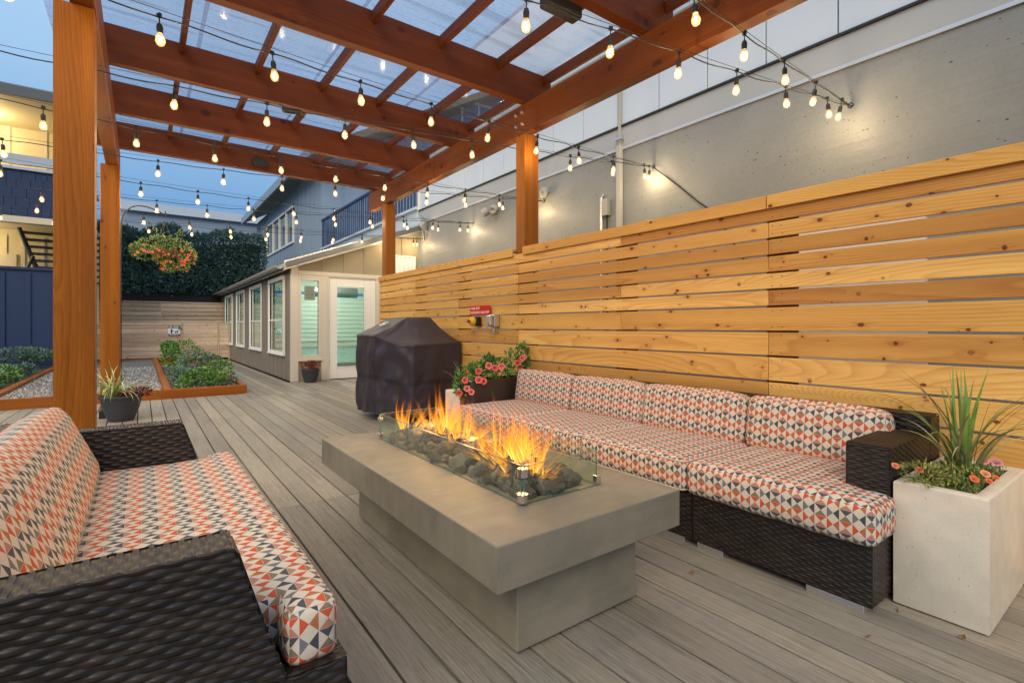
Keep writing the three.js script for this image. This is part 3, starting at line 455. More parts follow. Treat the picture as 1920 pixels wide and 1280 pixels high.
const ball = (cx, cy, cz, rx, ry, rz, shell = .5) => r => { let v; do { v = [r() * 2 - 1, r() * 2 - 1, r() * 2 - 1]; } while (v[0] ** 2 + v[1] ** 2 + v[2] ** 2 > 1); const l = Math.hypot(...v) || 1, k = lerp(l, 1, shell) / l; return [cx + v[0] * k * rx, cy + v[1] * k * ry, cz + v[2] * k * rz, v[0] / l, v[1] / l, v[2] / l]; };
const lumps = (list) => r => ball(...list[Math.floor(r() * list.length)])(r);
function blossom(r, x, y, z, s, pal, dir) { // a flared five-lobed trumpet flower
  const pos = [], col = [], q = new THREE.Quaternion().setFromUnitVectors(V(0, 1, 0), dir.clone().normalize()), c = pal[Math.floor(r() * pal.length)], n = 15, ph = r() * 6;
  const P = (a, rad, h) => V(Math.cos(a) * rad, h, Math.sin(a) * rad).applyQuaternion(q).add(V(x, y, z));
  for (let i = 0; i < n; i++) { const a = ph + i / n * 6.283, b = ph + (i + 1) / n * 6.283, f = t => s * (.92 + .08 * Math.cos(5 * (t - ph))); const p0 = P(a, s * .16, -s * .35), p1 = P(b, s * .16, -s * .35), p2 = P(a, f(a) * .7, s * .05), p3 = P(b, f(b) * .7, s * .05), p4 = P(a, f(a), s * .02), p5 = P(b, f(b), s * .02);
    for (const [t, k] of [[p0, .45], [p2, .9], [p1, .45], [p1, .45], [p2, .9], [p3, .9], [p2, .9], [p4, 1.1], [p3, .9], [p3, .9], [p4, 1.1], [p5, 1.1]]) { pos.push(t.x, t.y, t.z); col.push(c[0] * k, c[1] * k, c[2] * k); } }
  return quadGeo(pos, col);
}
function blade(r, base, az, len, lean, w, col, droop = 1) { // long folded strap leaf
  const n = 9, pos = [], cl = [], d = V(Math.cos(az), 0, Math.sin(az)), sd = V(-Math.sin(az), 0, Math.cos(az)), pts = []; let p = base.clone(), ang = Math.PI / 2 - lean * .35;
  for (let i = 0; i <= n; i++) { pts.push(p.clone()); const st = len / n; p = p.clone().addScaledVector(d, Math.cos(ang) * st).add(V(0, Math.sin(ang) * st, 0)); ang -= lean * droop * 1.3 / n * (0.5 + i / n); }
  const W = i => w * (i === n ? .02 : Math.min(1, .55 + i / n * 1.6) * (1 - (i / n) ** 3)), k = rr(r, .75, 1.2);
  for (let i = 0; i < n; i++) { const a = pts[i], b = pts[i + 1], f = .25; const L = (q, j) => q.clone().addScaledVector(sd, W(j) / 2).add(V(0, W(j) * f, 0)), Rr = (q, j) => q.clone().addScaledVector(sd, -W(j) / 2).add(V(0, W(j) * f, 0));
    for (const t of [a, L(a, i), b, b, L(a, i), L(b, i + 1), a, b, Rr(a, i), b, Rr(b, i + 1), Rr(a, i)]) { pos.push(t.x, t.y, t.z); const q = k * lerp(.8, 1.15, i / n); cl.push(col[0] * q, col[1] * q, col[2] * q); } }
  return quadGeo(pos, cl);
}
function planterBox(name, label, x0, x1, z0, z1, h) {
  const p = thing(name, label, 'planter'), t = .045;
  const sh = new THREE.Shape([[x0, z0], [x1, z0], [x1, z1], [x0, z1]].map(a => new THREE.Vector2(a[0], -a[1]))); sh.holes.push(new THREE.Path([[x0 + t, z0 + t], [x0 + t, z1 - t], [x1 - t, z1 - t], [x1 - t, z0 + t]].map(a => new THREE.Vector2(a[0], -a[1]))));
  const g = new THREE.ExtrudeGeometry(sh, { depth: h - .024, bevelEnabled: true, bevelSize: .01, bevelThickness: .01, bevelOffset: -.01, bevelSegments: 4 }); g.rotateX(-Math.PI / 2); g.translate(0, .014, 0);
  part('planter_body', mapUV(toCreasedNormals(g, .9), 'x', .13, .2), M.plaster, p); part('soil', bx(x0 + t - .003, x1 - t + .003, h - .064, h - .03, z0 + t - .003, z1 - t + .003), M.soil, p); return p;
}
{ // near white planter
  const x0 = 2.298, x1 = 2.918, z0 = -.677, z1 = -.407, h = .468, r = rng(61);
  planterBox('white_planter', 'tall white concrete planter at the near end of sofa', x0, x1, z0, z1, h);
  const gp = thing('spiky_plant', 'tall green spiky plant with long arching blades in near white planter', 'plant', [2.64, h - .03, -.545]);
  for (let i = 0; i < 11; i++) part('blade', blade(r, V(rr(r, -.03, .03), 0, rr(r, -.03, .03)), r() * 6.28, rr(r, .34, .50), rr(r, .05, .28), .016, [.20, .32, .06]), M.leaf, gp);
  for (let i = 0; i < 30; i++) part('blade', blade(r, V(rr(r, -.03, .03), 0, rr(r, -.03, .03)), r() * 6.28, rr(r, .32, .56), rr(r, .6, 1.5), .011, r() < .3 ? [.38, .34, .16] : [.20, .25, .07]), M.leaf, gp);
  const gc = thing('portulaca', 'low mossy ground cover with orange flowers filling near white planter', 'flowers', [0, 0, 0]);
  stuff(part('foliage', leaves(3400, r, q => { const x = rr(q, x0 + .05, x1 - .06), z = rr(q, z0 + .05, z1 - .05); return [x, h - .03 + .06 * vn(x * 22, z * 22, 4) * q() + (x > 2.72 ? -.01 : .012), z, 0, .7, 0]; }, [...G.moss, ...G.lime.slice(0, 2), [.09, .16, .04]], [.012, .026], .42), M.leaf, gc));
  stuff(part('trailing_foliage', leaves(240, r, ball(2.35, h + .035, -.60, .09, .035, .07), G.moss, [.012, .026], .4), M.leaf, gc));
  for (const [x, y, z, s, c] of [[2.345, h + .05, -.455, .022, 'orange'], [2.46, h + .05, -.447, .024, 'orange'], [2.42, h + .035, -.43, .017, 'orange'], [2.28, h + .06, -.665, .02, 'orange'], [2.31, h + .055, -.60, .02, 'orange'], [2.52, h + .03, -.43, .016, 'orange']]) part('flower', blossom(r, x, y, z, s * .72, G[c], V(-.5, .8, .5)), M.leaf, gc);
  for (const [x, y, z] of [[2.70, h + .05, -.50], [2.73, h + .045, -.465]]) part('flower', blossom(r, x, y, z, .024, G.pink, V(-.4, .8, .3)), M.leaf, gc).userData.label = 'pink petal flower';
}
{ // far end: white planter, brown box and petunias
  const r = rng(63);
  planterBox('white_planter', 'white concrete planter at the far end of sofa, beside the covered grill', 2.27, 2.89, -4.12, -3.85, .468);
  const b = thing('brown_planter', 'glossy dark brown planter box at far end of sofa', 'planter', [2.555, 0, -3.70]);
  const sh = new THREE.Shape(); const w = .335, d = .1, q = .045; sh.moveTo(-w + q, -d); sh.lineTo(w - q, -d); sh.quadraticCurveTo(w, -d, w, -d + q); sh.lineTo(w, d - q); sh.quadraticCurveTo(w, d, w - q, d); sh.lineTo(-w + q, d); sh.quadraticCurveTo(-w, d, -w, d - q); sh.lineTo(-w, -d + q); sh.quadraticCurveTo(-w, -d, -w + q, -d);
  const hole = new THREE.Path(); const k = .014; hole.moveTo(-w + k + q, -d + k); hole.lineTo(-w + k + q * .4, -d + k + q * .4); hole.lineTo(-w + k, d - k - q); hole.lineTo(-w + k + q, d - k); hole.lineTo(w - k - q, d - k); hole.lineTo(w - k, d - k - q); hole.lineTo(w - k, -d + k + q); hole.lineTo(w - k - q, -d + k); hole.closePath(); sh.holes.push(hole);
  part('box', [toCreasedNormals(new THREE.ExtrudeGeometry(sh, { depth: .585, bevelEnabled: true, bevelSize: .005, bevelThickness: .005, bevelSegments: 3, bevelOffset: -.004 }).rotateX(-Math.PI / 2).translate(0, .006, 0), .7)], M.brownBox, b); part('soil', bx(-w + .03, w - .03, .5, .56, -d + .02, d - .02), M.soil, b);
  const f = thing('petunias', 'petunias with salmon pink flowers spilling from the brown planter box', 'flowers');
  const L = [[2.28, .62, -3.72, .12, .09, .1, .5], [2.42, .66, -3.72, .13, .08, .09, .5], [2.6, .66, -3.73, .14, .09, .09, .5], [2.78, .72, -3.74, .1, .13, .08, .5], [2.88, .76, -3.74, .045, .13, .05, .5], [2.22, .54, -3.72, .07, .09, .08, .5], [2.5, .72, -3.75, .05, .07, .05, .5]];
  stuff(part('foliage', leaves(1500, r, lumps(L), G.green, [.022, .05], .55), M.leaf, f));
  for (const [x, y, z] of [[2.30, .67, -3.6], [2.29, .60, -3.58], [2.47, .69, -3.6], [2.54, .70, -3.6], [2.42, .71, -3.62], [2.75, .72, -3.64], [2.80, .76, -3.64], [2.77, .65, -3.62], [2.84, .77, -3.66], [2.18, .60, -3.62], [2.2, .53, -3.62], [2.23, .50, -3.6], [2.15, .49, -3.66], [2.34, .585, -3.585]]) part('flower', blossom(r, x, y, z, rr(r, .026, .036), G.salmon, V(-.5 + rr(r, -.3, .3), .3 + rr(r, -.2, .3), .9)), M.leaf, f);
  const g = thing('spiky_plant', 'thin pale grass blades poking out left of the petunias', 'plant', [2.36, .45, -3.95]);
  for (let i = 0; i < 13; i++) part('blade', blade(r, V(rr(r, -.05, .05), 0, rr(r, -.03, .03)), rr(r, 2.2, 4.2), rr(r, .25, .42), rr(r, .3, 1.2), .009, [.34, .34, .22]), M.leaf, g);
}
function pot(name, label, x, z, rt, rb, h, fluted) {
  const p = thing(name, label, 'flowerpot', [x, 0, z]); part('pot', new THREE.LatheGeometry([[0, .004], [rb, .004], [rb + .006, .012], [lerp(rb, rt, .55) + .012, h * .55], [rt - .004, h - .03], [rt + .006, h - .028], [rt + .008, h - .004], [rt, h], [rt - .016, h - .002], [rt - .02, h - .05], [0, h - .05]].map(a => new THREE.Vector2(...a)), 32), M.pot, p); part('soil', new THREE.CylinderGeometry(rt - .02, rt - .02, .02, 20).translate(0, h - .045, 0), M.soil, p); return p;
}
{
  const r = rng(65);
  pot('flowerpot', 'dark bowl-shaped pot standing by the farther left pergola post', -.185, -7.12, .195, .115, .285);
  const g = thing('grass_plant', 'yellow striped grass plant in the bowl-shaped pot', 'plant', [-.25, .25, -7.10]);
  for (let i = 0; i < 80; i++) part('blade', blade(r, V(rr(r, -.06, .06), 0, rr(r, -.06, .06)), r() * 6.28, rr(r, .28, .56), rr(r, .5, 2.3), .013, G.pale[i % 3]), M.leaf, g);
  const f = thing('red_plant', 'small dark red leafy plant at right of the bowl-shaped pot', 'plant'); stuff(part('foliage', leaves(420, r, lumps([[-.06, .31, -7.08, .1, .05, .08], [.02, .31, -7.08, .07, .04, .06], [-.13, .29, -7.04, .06, .03, .06]]), G.red, [.02, .04], .5), M.leaf, f)); part('stem', [cyl(V(-.06, .22, -7.08), V(-.03, .32, -7.06), .005)], M.leaf.clone(), f).material.vertexColors = false;
  pot('flowerpot', 'small dark pot standing in front of shed beside the glass door', 2.555, -9.86, .165, .10, .255);
  const q = thing('red_plant', 'bushy red plant in the small pot before the shed', 'plant'); stuff(part('foliage', leaves(620, r, lumps([[2.5, .32, -9.83, .11, .06, .1], [2.62, .32, -9.83, .1, .07, .1], [2.56, .34, -9.86, .1, .06, .1]]), [...G.red, ...G.rust], [.025, .045], .5), M.leaf, q)); part('stem', [cyl(V(2.55, .2, -9.86), V(2.56, .32, -9.85), .006)], std({ color: lin(.1, .05, .03) }), q);
}

// ---------------------------------------------------------------- garden beds
{
  const b = thing('garden_bed_frame', 'low stained timber edging round the garden beds and gravel', 'garden edging'), r = rng(66), o = () => ({ r: .006, ou: r() * 4, ov: r() });
  part('timber', bx(-4.5, 1.335, -.06, .135, -8.915, -8.86, { ...o(), along: 'x' }), M.bed, b); part('timber', bx(.26, .36, -.06, .13, -18.2, -8.917, o()), M.bed, b); part('timber', bx(1.275, 1.335, -.06, .13, -15.5, -8.917, o()), M.bed, b); part('timber', bx(-1.66, -1.56, -.06, .13, -18.2, -8.917, o()), M.bed, b); part('timber', bx(-4.5, 1.2, -.06, .13, -18.27, -18.202, { ...o(), along: 'x' }), M.bed, b); part('timber', bx(.362, 1.273, -.06, .128, -15.56, -15.502, { ...o(), along: 'x' }), M.bed, b);
  const gv = struct(part('gravel', bx(-1.558, .258, -.06, .085, -18.2, -8.92), M.gravel, scene)), so = struct(part('soil', [bx(.362, 1.273, -.06, .095, -15.5, -8.92), bx(-4.5, -1.662, -.06, .095, -18.2, -8.92)], M.soil, scene));
  const peb = new ConvexGeometry(Array.from({ length: 12 }, () => V(r() - .5, (r() - .5) * .7, r() - .5).normalize().multiplyScalar(.012))); const im = new THREE.InstancedMesh(peb, std({ color: lin(.34, .335, .33), roughness: .9 }), 5200), m4 = new THREE.Matrix4(), c = new THREE.Color();
  for (let i = 0; i < 5200; i++) { const k = i < 4600; const x = k ? rr(r, -1.54, .25) : rr(r, .37, 1.26), z = -8.95 - 6 * r() ** 1.6, s = rr(r, .5, 1.4); m4.compose(V(x, k ? .088 : .098, z), new THREE.Quaternion().setFromEuler(new THREE.Euler(r() * 3, r() * 6, r() * 3)), V(s, s, s)); im.setMatrixAt(i, m4); const v = rr(r, .6, 1.4); im.setColorAt(i, c.setRGB(v, v * .98, v * .95)); }
  im.name = 'gravel_pebbles'; stuff(im); tag(im, 'loose grey pebbles lying on the gravel bed', 'gravel'); scene.add(im);
  const bush = (name, label, L, n, pal, sz, stem, grp) => { const t = thing(name, label, 'bush', [0, 0, 0], 0, grp); stuff(part('foliage', leaves(n, r, lumps(L), pal, sz, .6), M.leaf, t)); const sm = std({ color: lin(.08, .055, .035) }); for (const [x, z, h] of stem) part('stem', cyl(V(x, .06, z), V(x + .02, h, z + .01), .012, .006, 6), sm, t); };
  bush('bush', 'bright green mounded bush at the front of the right garden bed', [[.80, .24, -9.55, .2, .13, .25], [1.05, .3, -9.75, .22, .17, .25], [.95, .22, -9.4, .18, .1, .2], [.62, .2, -9.6, .12, .08, .15]], 1500, [...G.green, ...G.green, G.lime[1]], [.03, .07], [[.85, -9.55, .25], [1.05, -9.75, .28]]);
  bush('bush', 'dark rounded bush in the middle of the right garden bed', [[.85, .38, -11.2, .32, .22, .4], [1.05, .34, -10.9, .2, .18, .3]], 1500, [...G.dark, G.moss[2], G.moss[0]], [.03, .06], [[.9, -11.2, .3]]);
  bush('bush', 'upright light green bush behind the gravel divider', [[.50, .42, -12.3, .18, .22, .3], [.75, .5, -12.8, .26, .25, .3], [.45, .62, -12.5, .14, .12, .2]], 1300, G.green, [.035, .075], [[.55, -12.4, .5], [.75, -12.8, .45]]);
  bush('bush', 'small dark green tuft by the divider of right garden bed', [[.50, .24, -10.6, .15, .12, .25], [.6, .22, -10.4, .12, .1, .2]], 700, [G.dark[1], G.dark[3], G.green[2]], [.025, .05], [[.52, -10.6, .2]]);
  bush('bush', 'little leafy seedling in the front corner of right garden bed', [[.52, .17, -9.15, .1, .06, .08]], 170, G.green, [.03, .06], [[.52, -9.15, .16]]);
  bush('bush', 'seedling at the front right corner of the right garden bed', [[1.22, .18, -9.5, .05, .08, .05]], 60, G.dark, [.03, .06], [[1.22, -9.5, .16]]);
  bush('bush', 'low spreading green bush in the left garden bed', [[-2.35, .28, -11.4, .4, .2, .5], [-2.0, .24, -11.0, .28, .16, .4], [-2.5, .3, -12.6, .5, .22, .5], [-1.95, .22, -12.2, .25, .14, .4]], 3000, [...G.green, G.dark[3]], [.04, .085], [[-2.3, -11.4, .25], [-2.4, -12.4, .25]]);
  bush('bush', 'flat dark shrub against the navy wall in left garden bed', [[-2.2, .42, -15.8, .55, .14, .4], [-1.9, .40, -15.6, .3, .1, .3]], 1500, [...G.dark, G.moss[2]], [.04, .08], [[-2.2, -15.8, .35], [-1.9, -15.6, .35]]);
  bush('bush', 'bluish low plant at the edge of left garden bed', [[-1.85, .2, -13.6, .16, .1, .4]], 420, [[.05, .11, .08], [.07, .14, .1]], [.04, .08], [[-1.85, -13.6, .15]]);
  bush('bush', 'reddish plant at the near edge of left garden bed', [[-1.95, .2, -10.2, .2, .12, .3]], 500, [...G.rust, G.green[0]], [.03, .06], [[-1.95, -10.2, .18]]);
}
{ // shepherd hook with hanging basket
  const h = thing('shepherd_hook', 'thin black shepherd hook holding up the flower basket', 'plant hook'); const z = -9.25;
  part('pole', tube([[-.24, .05, z], [-.24, 2.3, z], [-.235, 2.55, z], [-.19, 2.72, z], [-.08, 2.82, z], [.05, 2.83, z], [.18, 2.79, z], [.265, 2.74, z], [.275, 2.70, z], [.295, 2.72, z], [.30, 2.76, z], [.285, 2.79, z]], .009, 70, 6), M.iron, h); part('foot_spike', cyl(V(-.24, .08, z - .06), V(-.24, .08, z + .06), .008), M.iron, h);
  const b = thing('hanging_basket', 'round hanging basket overflowing with green leaves and orange red flowers', 'hanging basket', [.28, 2.2, z]), r = rng(67); b.scale.setScalar(.9);
  for (let k = 0; k < 3; k++) { const a = k * 2.09 + .3; part('chain', cyl(V(0, .50, 0), V(Math.cos(a) * .15, .06, Math.sin(a) * .15), .0045, .0045, 5), M.iron, b); }
  part('basket', new THREE.SphereGeometry(.2, 16, 8, 0, 6.283, Math.PI / 2, Math.PI / 2), std({ color: lin(.1, .06, .03), roughness: .9 }), b);
  const L = [[-.12, .06, 0, .28, .16, .25, .6], [.12, .04, 0, .28, .17, .25, .6], [-.28, -.05, 0, .16, .13, .18, .6], [.32, -.06, 0, .13, .15, .18, .6], [.12, -.18, .05, .2, .16, .18, .6], [0, .14, 0, .22, .1, .2, .6], [.05, -.27, .05, .09, .1, .1, .6], [-.38, -.02, .02, .08, .09, .1, .6], [.26, -.24, .05, .07, .1, .08, .6], [-.05, -.16, .1, .1, .07, .08, .6]];
  stuff(part('foliage', leaves(2000, r, lumps(L), [...G.lime, ...G.moss, ...G.green], [.025, .06], .55), M.leaf, b));
  stuff(part('sprigs', leaves(130, r, lumps([[-.14, .28, 0, .05, .09, .05], [.22, .29, 0, .04, .08, .04], [-.3, .1, 0, .06, .06, .06]]), G.lime, [.02, .045], .5), M.leaf, b));
  const fl = []; for (let i = 0; i < 72; i++) { const l = L[[1, 3, 4, 4, 0, 2, 3][i % 7]], a = r() * 6.28; const y = l[1] - Math.abs(rr(r, -.2, 1)) * l[4]; fl.push([l[0] + Math.cos(a) * l[3] * .95, y, l[2] + Math.abs(Math.sin(a)) * l[5]]); }
  for (const p of fl) part('flower', blossom(r, ...p, rr(r, .014, .024), r() < .6 ? G.orange : G.salmon, V(rr(r, -.5, .5), -.1, 1)), M.leaf, b);
}

// ---------------------------------------------------------------- covered grill
{
  const g = thing('covered_grill', 'barbecue grill under a dark fabric cover beside cedar fence', 'covered grill');
  const out = [[2.925, -4.93, .872], [2.60, -4.93, .862], [2.33, -4.935, .852], [2.20, -5.05, .86], [2.07, -5.22, .93], [2.03, -5.27, .957], [2.03, -5.56, .958], [2.03, -5.84, .955], [2.08, -5.93, .92], [2.2, -6.06, .87], [2.35, -6.14, .862], [2.6, -6.15, .86], [2.925, -6.15, .865], [2.93, -5.85, .93], [2.93, -5.5, .96], [2.93, -5.2, .93]];
  const N = 320, P = [], HP = []; const span = (k, t, a, b) => { let L = 0, m = 0; for (let q = a; q < b; q++) { if (q < k) m += seg[q]; if (q === k) m += seg[q] * t; L += seg[q]; } const f = m / L; return [lerp(out[a][0], out[b][0], f), lerp(out[a][1], out[b][1], f)]; }; const seg = out.map((p, i) => { const q = out[(i + 1) % out.length]; return Math.hypot(q[0] - p[0], q[1] - p[1]); }), tot = seg.reduce((a, b) => a + b);
  for (let i = 0; i < N; i++) { let s = i / N * tot, k = 0; while (s > seg[k]) { s -= seg[k]; k++; } const a = out[k], b = out[(k + 1) % out.length], t = s / seg[k]; P.push([lerp(a[0], b[0], t), lerp(a[1], b[1], t), lerp(a[2], b[2], t)]); HP.push(k >= 2 && k < 5 ? span(k, t, 2, 5) : k >= 7 && k < 10 ? span(k, t, 7, 10) : [P[i][0], P[i][1]]); }
  for (let it = 0; it < 3; it++) { const Q = P.map((p, i) => { const a = P[(i + N - 1) % N], b = P[(i + 1) % N]; return p.map((v, k) => .5 * v + .25 * (a[k] + b[k])); }); Q.forEach((q, i) => P[i] = q); const Q2 = HP.map((p, i) => { const a = HP[(i + N - 1) % N], b = HP[(i + 1) % N]; return p.map((v, k) => .5 * v + .25 * (a[k] + b[k])); }); Q2.forEach((q, i) => HP[i] = q); }
  const rows = [], NV = 44, NT = 16, cx = 2.48, cz = -5.54;
  for (let j = 0; j <= NV; j++) { const v = j / NV, row = []; // hem up to the shelf edge
    for (let i = 0; i < N; i++) { const w = 1 - .75 * smooth(.66, 1, v), p0 = P[i], p = [lerp(p0[0], HP[i][0], w), lerp(p0[1], HP[i][1], w), p0[2]], a = i / N * tot; const y = lerp(.085 + .012 * Math.sin(a * 7), p[2], v), nx = p[0] - cx, nz = p[1] - cz, l = Math.hypot(nx, nz), low = 1 - v; const front = smooth(2.4, 2.1, p[0]) + smooth(-5.15, -4.95, p[1]) * .35;
      let f = (.016 * Math.sin(a * 15 + v * 2.2 + 2 * vn(a * 2, v * 2, 95)) + .009 * Math.sin(a * 31 + v * 3 + 1) + .05 * (vn(a * 6 + 3, v * 4, 91) - .5) + .02 * (vn(a * 16 + 3, v * 9 + a * 3, 92) - .5)) * Math.pow(low, .6) * (.4 + front); f -= .05 * low * smooth(.15, .6, low) * .6; f += .03 * smooth(.5, 0, v) * front * .4;
      // swags where the cover hangs slack at the near corner
      f += .010 * Math.sin(14 * v + 26 * (p[1] + 5.1) ** 2 * 8) * Math.exp(-(((p[1] + 5.14) / .2) ** 2)) * smooth(2.5, 2.3, p[0]) * smooth(.05, .4, v) * smooth(1, .8, v);
      
      row.push([Math.min(p[0] + nx / l * f, 2.937), y, p[1] + nz / l * f]); } rows.push(row); }
  for (let j = 1; j <= NT; j++) { const t = j / NT, row = []; for (let i = 0; i < N; i++) { const p = P[i], tx = clamp(p[0], 2.42, 2.70), tz = clamp(p[1], -5.84, -5.27), sag = -.035 * Math.sin(Math.PI * t) * (p[1] > -5.2 || p[1] < -5.9 ? 1 : .25) + .008 * (vn(i / 14, t * 4, 93, Math.round(N / 14)) - .5) * Math.sin(Math.PI * t) * 2.5; row.push([lerp(p[0], tx, t), lerp(p[2], 1.157, t) + sag, lerp(p[1], tz, t)]); } rows.push(row); }
  rows.push(P.map(() => [2.56, 1.163, -5.55]));
  const pos = [], idx = []; for (const r of rows) for (const p of r) pos.push(...p); for (let j = 0; j + 1 < rows.length; j++) for (let i = 0; i < N; i++) { const a = j * N + i, b = j * N + (i + 1) % N, c = a + N, d = b + N; idx.push(a, c, b, b, c, d); }
  const gg = new THREE.BufferGeometry(); gg.setAttribute('position', new THREE.Float32BufferAttribute(pos, 3)); gg.setIndex(idx); gg.computeVertexNormals(); gg.setAttribute('uv', new THREE.Float32BufferAttribute(new Float32Array(pos.length / 3 * 2), 2));
  const lo = [], hi = []; for (let q = 0; q < idx.length; q += 3) { const j = Math.floor(Math.min(idx[q], idx[q + 1], idx[q + 2]) / N); (j >= 19 && j < 22 ? lo : hi).push(idx[q], idx[q + 1], idx[q + 2]); } const g2 = gg.clone(); gg.setIndex(hi); g2.setIndex(lo); part('cover', gg, M.cover, g); part('strap', g2, M.coverDark, g); part('inner_body', bx(2.38, 2.82, .12, .78, -5.9, -5.22), M.black, g);
  for (const z of [-5.98, -5.12]) for (const x of [2.34, 2.82]) part('caster', [cyl(V(x - .014, .045, z), V(x + .014, .045, z), .045, .045, 14), bx(x - .018, x + .018, .05, .14, z - .018, z + .018)], M.black, g);
  // emblem: two rounded light outlines on the sloping front
  const e = new THREE.Group(); const ring = (y) => { const s = new THREE.Shape(), c = (t, w, h, q) => { t.moveTo(-w + q, -h); t.lineTo(w - q, -h); t.quadraticCurveTo(w, -h, w, -h + q); t.lineTo(w, h - q); t.quadraticCurveTo(w, h, w - q, h); t.lineTo(-w + q, h); t.quadraticCurveTo(-w, h, -w, h - q); t.lineTo(-w, -h + q); t.quadraticCurveTo(-w, -h, -w + q, -h); }; c(s, .062, .021, .015); const hl = new THREE.Path(); c(hl, .05, .012, .009); s.holes.push(hl); return new THREE.ExtrudeGeometry(s, { depth: .003, bevelEnabled: false }).translate(0, y, 0); };
  const em = part('emblem', [ring(.021), ring(-.023)], M.signWhite, g); em.rotation.set(0, -Math.PI / 2, 0, 'YXZ'); em.rotation.x = -Math.atan2(.39, .20) ; em.position.set(2.24, 1.082, -5.52);
}

// ---------------------------------------------------------------- pool shed
{
  const s = thing('pool_shed', 'taupe pool house with glass door, lit green inside', 'building'); const zf = -10.15, x0 = 2.295, zb = -21.9; const roofY = x => 2.2 + (x - 2.295) * .362;
  const wall = (n, g, m) => part(n, g, m, s);
  // left wall with four window openings
  const wins = [[-12.19, -10.80], [-14.62, -13.12], [-16.9, -15.56], [-19.4, -17.9]], y0 = .54, y1 = 2.0; const pieces = []; let z = zf - .12;
  for (const [a, b] of wins) { pieces.push(bx(x0, x0 + .1, 0, 2.2, b, z)); pieces.push(bx(x0, x0 + .1, 0, y0, a, b)); pieces.push(bx(x0, x0 + .1, y1, 2.2, a, b)); z = a; } pieces.push(bx(x0, x0 + .1, 0, 2.2, zb, z)); wall('wall', pieces, M.taupe);
  for (const [a, b] of wins) {
    const t = .075, w = part('window', [bx(x0 - .03, x0 + .02, y0 - t, y0, a - t, b + t), bx(x0 - .03, x0 + .02, y1, y1 + t, a - t, b + t), bx(x0 - .03, x0 + .02, y0, y1, a - t, a), bx(x0 - .03, x0 + .02, y0, y1, b, b + t), bx(x0 - .012, x0 + .03, 1.17, 1.20, a, b)], M.white, s);
    part('pane', bx(x0 + .01, x0 + .012, y0, 1.17, a, b), M.pane, w); part('pane', bx(x0 + .016, x0 + .018, 1.2, y1, a, b), M.pane, w); part('sill', bx(x0 - .05, x0 - .031, y0 - t, y0 - t + .03, a - t, b + t), M.white, w);
  }
  for (let q = zf - .45; q > zb; q -= .405) { const inw = wins.find(([a, b]) => q > a - .09 && q < b + .09); const g = inw ? [bx(x0 - .018, x0 - .001, .02, y0 - .078, q - .018, q + .018), bx(x0 - .018, x0 - .001, y1 + .078, 2.16, q - .018, q + .018)] : [bx(x0 - .018, x0 - .001, .02, 2.16, q - .018, q + .018)]; for (const q2 of g) wall('batten', q2, M.taupe); }
  part('vent_cap', bx(x0 - .05, x0 - .002, .28, .36, -19.2, -19.1), M.grey, s);
  // front wall
  const zt = zf - .1;
  wall('corner_post', bx(x0 - .012, 2.408, 0, 2.19, zt, zf + .012), M.trim); wall('head_trim', bx(2.41, WX - .01, 2.045, 2.12, zt, zf + .014), M.trim); wall('mullion', bx(2.835, 2.945, 0, 2.043, zt, zf + .008), M.trim);
  const gp = new THREE.Shape([[2.409, 2.122], [WX - .005, 2.122], [WX - .005, roofY(WX)], [2.409, roofY(2.409)]].map(a => new THREE.Vector2(...a))); part('gable_wall', mapUV(new THREE.ExtrudeGeometry(gp, { depth: .08, bevelEnabled: false }).translate(0, 0, zt), 'y'), M.beige, s);
  for (let x = 2.87; x < 4.9; x += .42) wall('batten', bx(x - .018, x + .018, 2.122, roofY(x) - .03, zf - .019, zf - .002), M.beige);
  const dw = part('window', [bx(2.41, 2.46, .42, 2.04, zt + .02, zf + .01), bx(2.785, 2.833, .42, 2.04, zt + .02, zf + .01), bx(2.462, 2.783, .42, .50, zt + .02, zf + .01), bx(2.462, 2.783, 1.94, 2.04, zt + .02, zf + .01), bx(2.40, 2.843, .385, .418, zt, zf + .035)], M.trim, s); part('pane', bx(2.462, 2.783, .502, 1.938, zf - .03, zf - .026), M.pane, dw);
  wall('lower_panel', bx(2.41, 2.833, 0, .383, zt, zf - .012), M.beige);
  { const nt = thing('window_notice', 'printed paper notice taped inside the shed window', 'notice', [2.625, 1.70, zf - .034]); const c = document.createElement('canvas'); c.width = 192; c.height = 256; const x = c.getContext('2d'); x.fillStyle = '#b9b4a6'; x.fillRect(0, 0, 192, 256); x.fillStyle = '#4a4a48'; const r = rng(3); for (let i = 0; i < 8; i++) { const w = rr(r, 90, 150); for (let q = 0; q < w; q += 9) x.fillRect(96 - w / 2 + q, 34 + i * 25, 6, 7); } const t = new THREE.CanvasTexture(c); t.colorSpace = THREE.SRGBColorSpace; part('sheet', bx(-.1, .1, -.14, .14, -.002, 0), M.signWhite, nt); part('print', new THREE.PlaneGeometry(.196, .276).translate(0, 0, .0012), std({ map: t, roughness: .8 }), nt); }
  wall('door_jamb', [bx(2.947, 2.985, 0, 2.043, zt, zf + .006), bx(3.94, 4.02, 0, 2.043, zt, zf + .006), bx(2.987, 3.938, 2.022, 2.043, zt, zf + .006)], M.trim);
  const d = part('door', [bx(2.99, 3.135, .012, 2.018, zf - .06, zf - .012), bx(3.70, 3.935, .012, 2.018, zf - .06, zf - .012), bx(3.137, 3.698, .012, .24, zf - .06, zf - .012), bx(3.137, 3.698, 1.86, 2.018, zf - .06, zf - .012)], M.white, s); part('pane', bx(3.137, 3.698, .242, 1.858, zf - .04, zf - .036), M.pane, d);
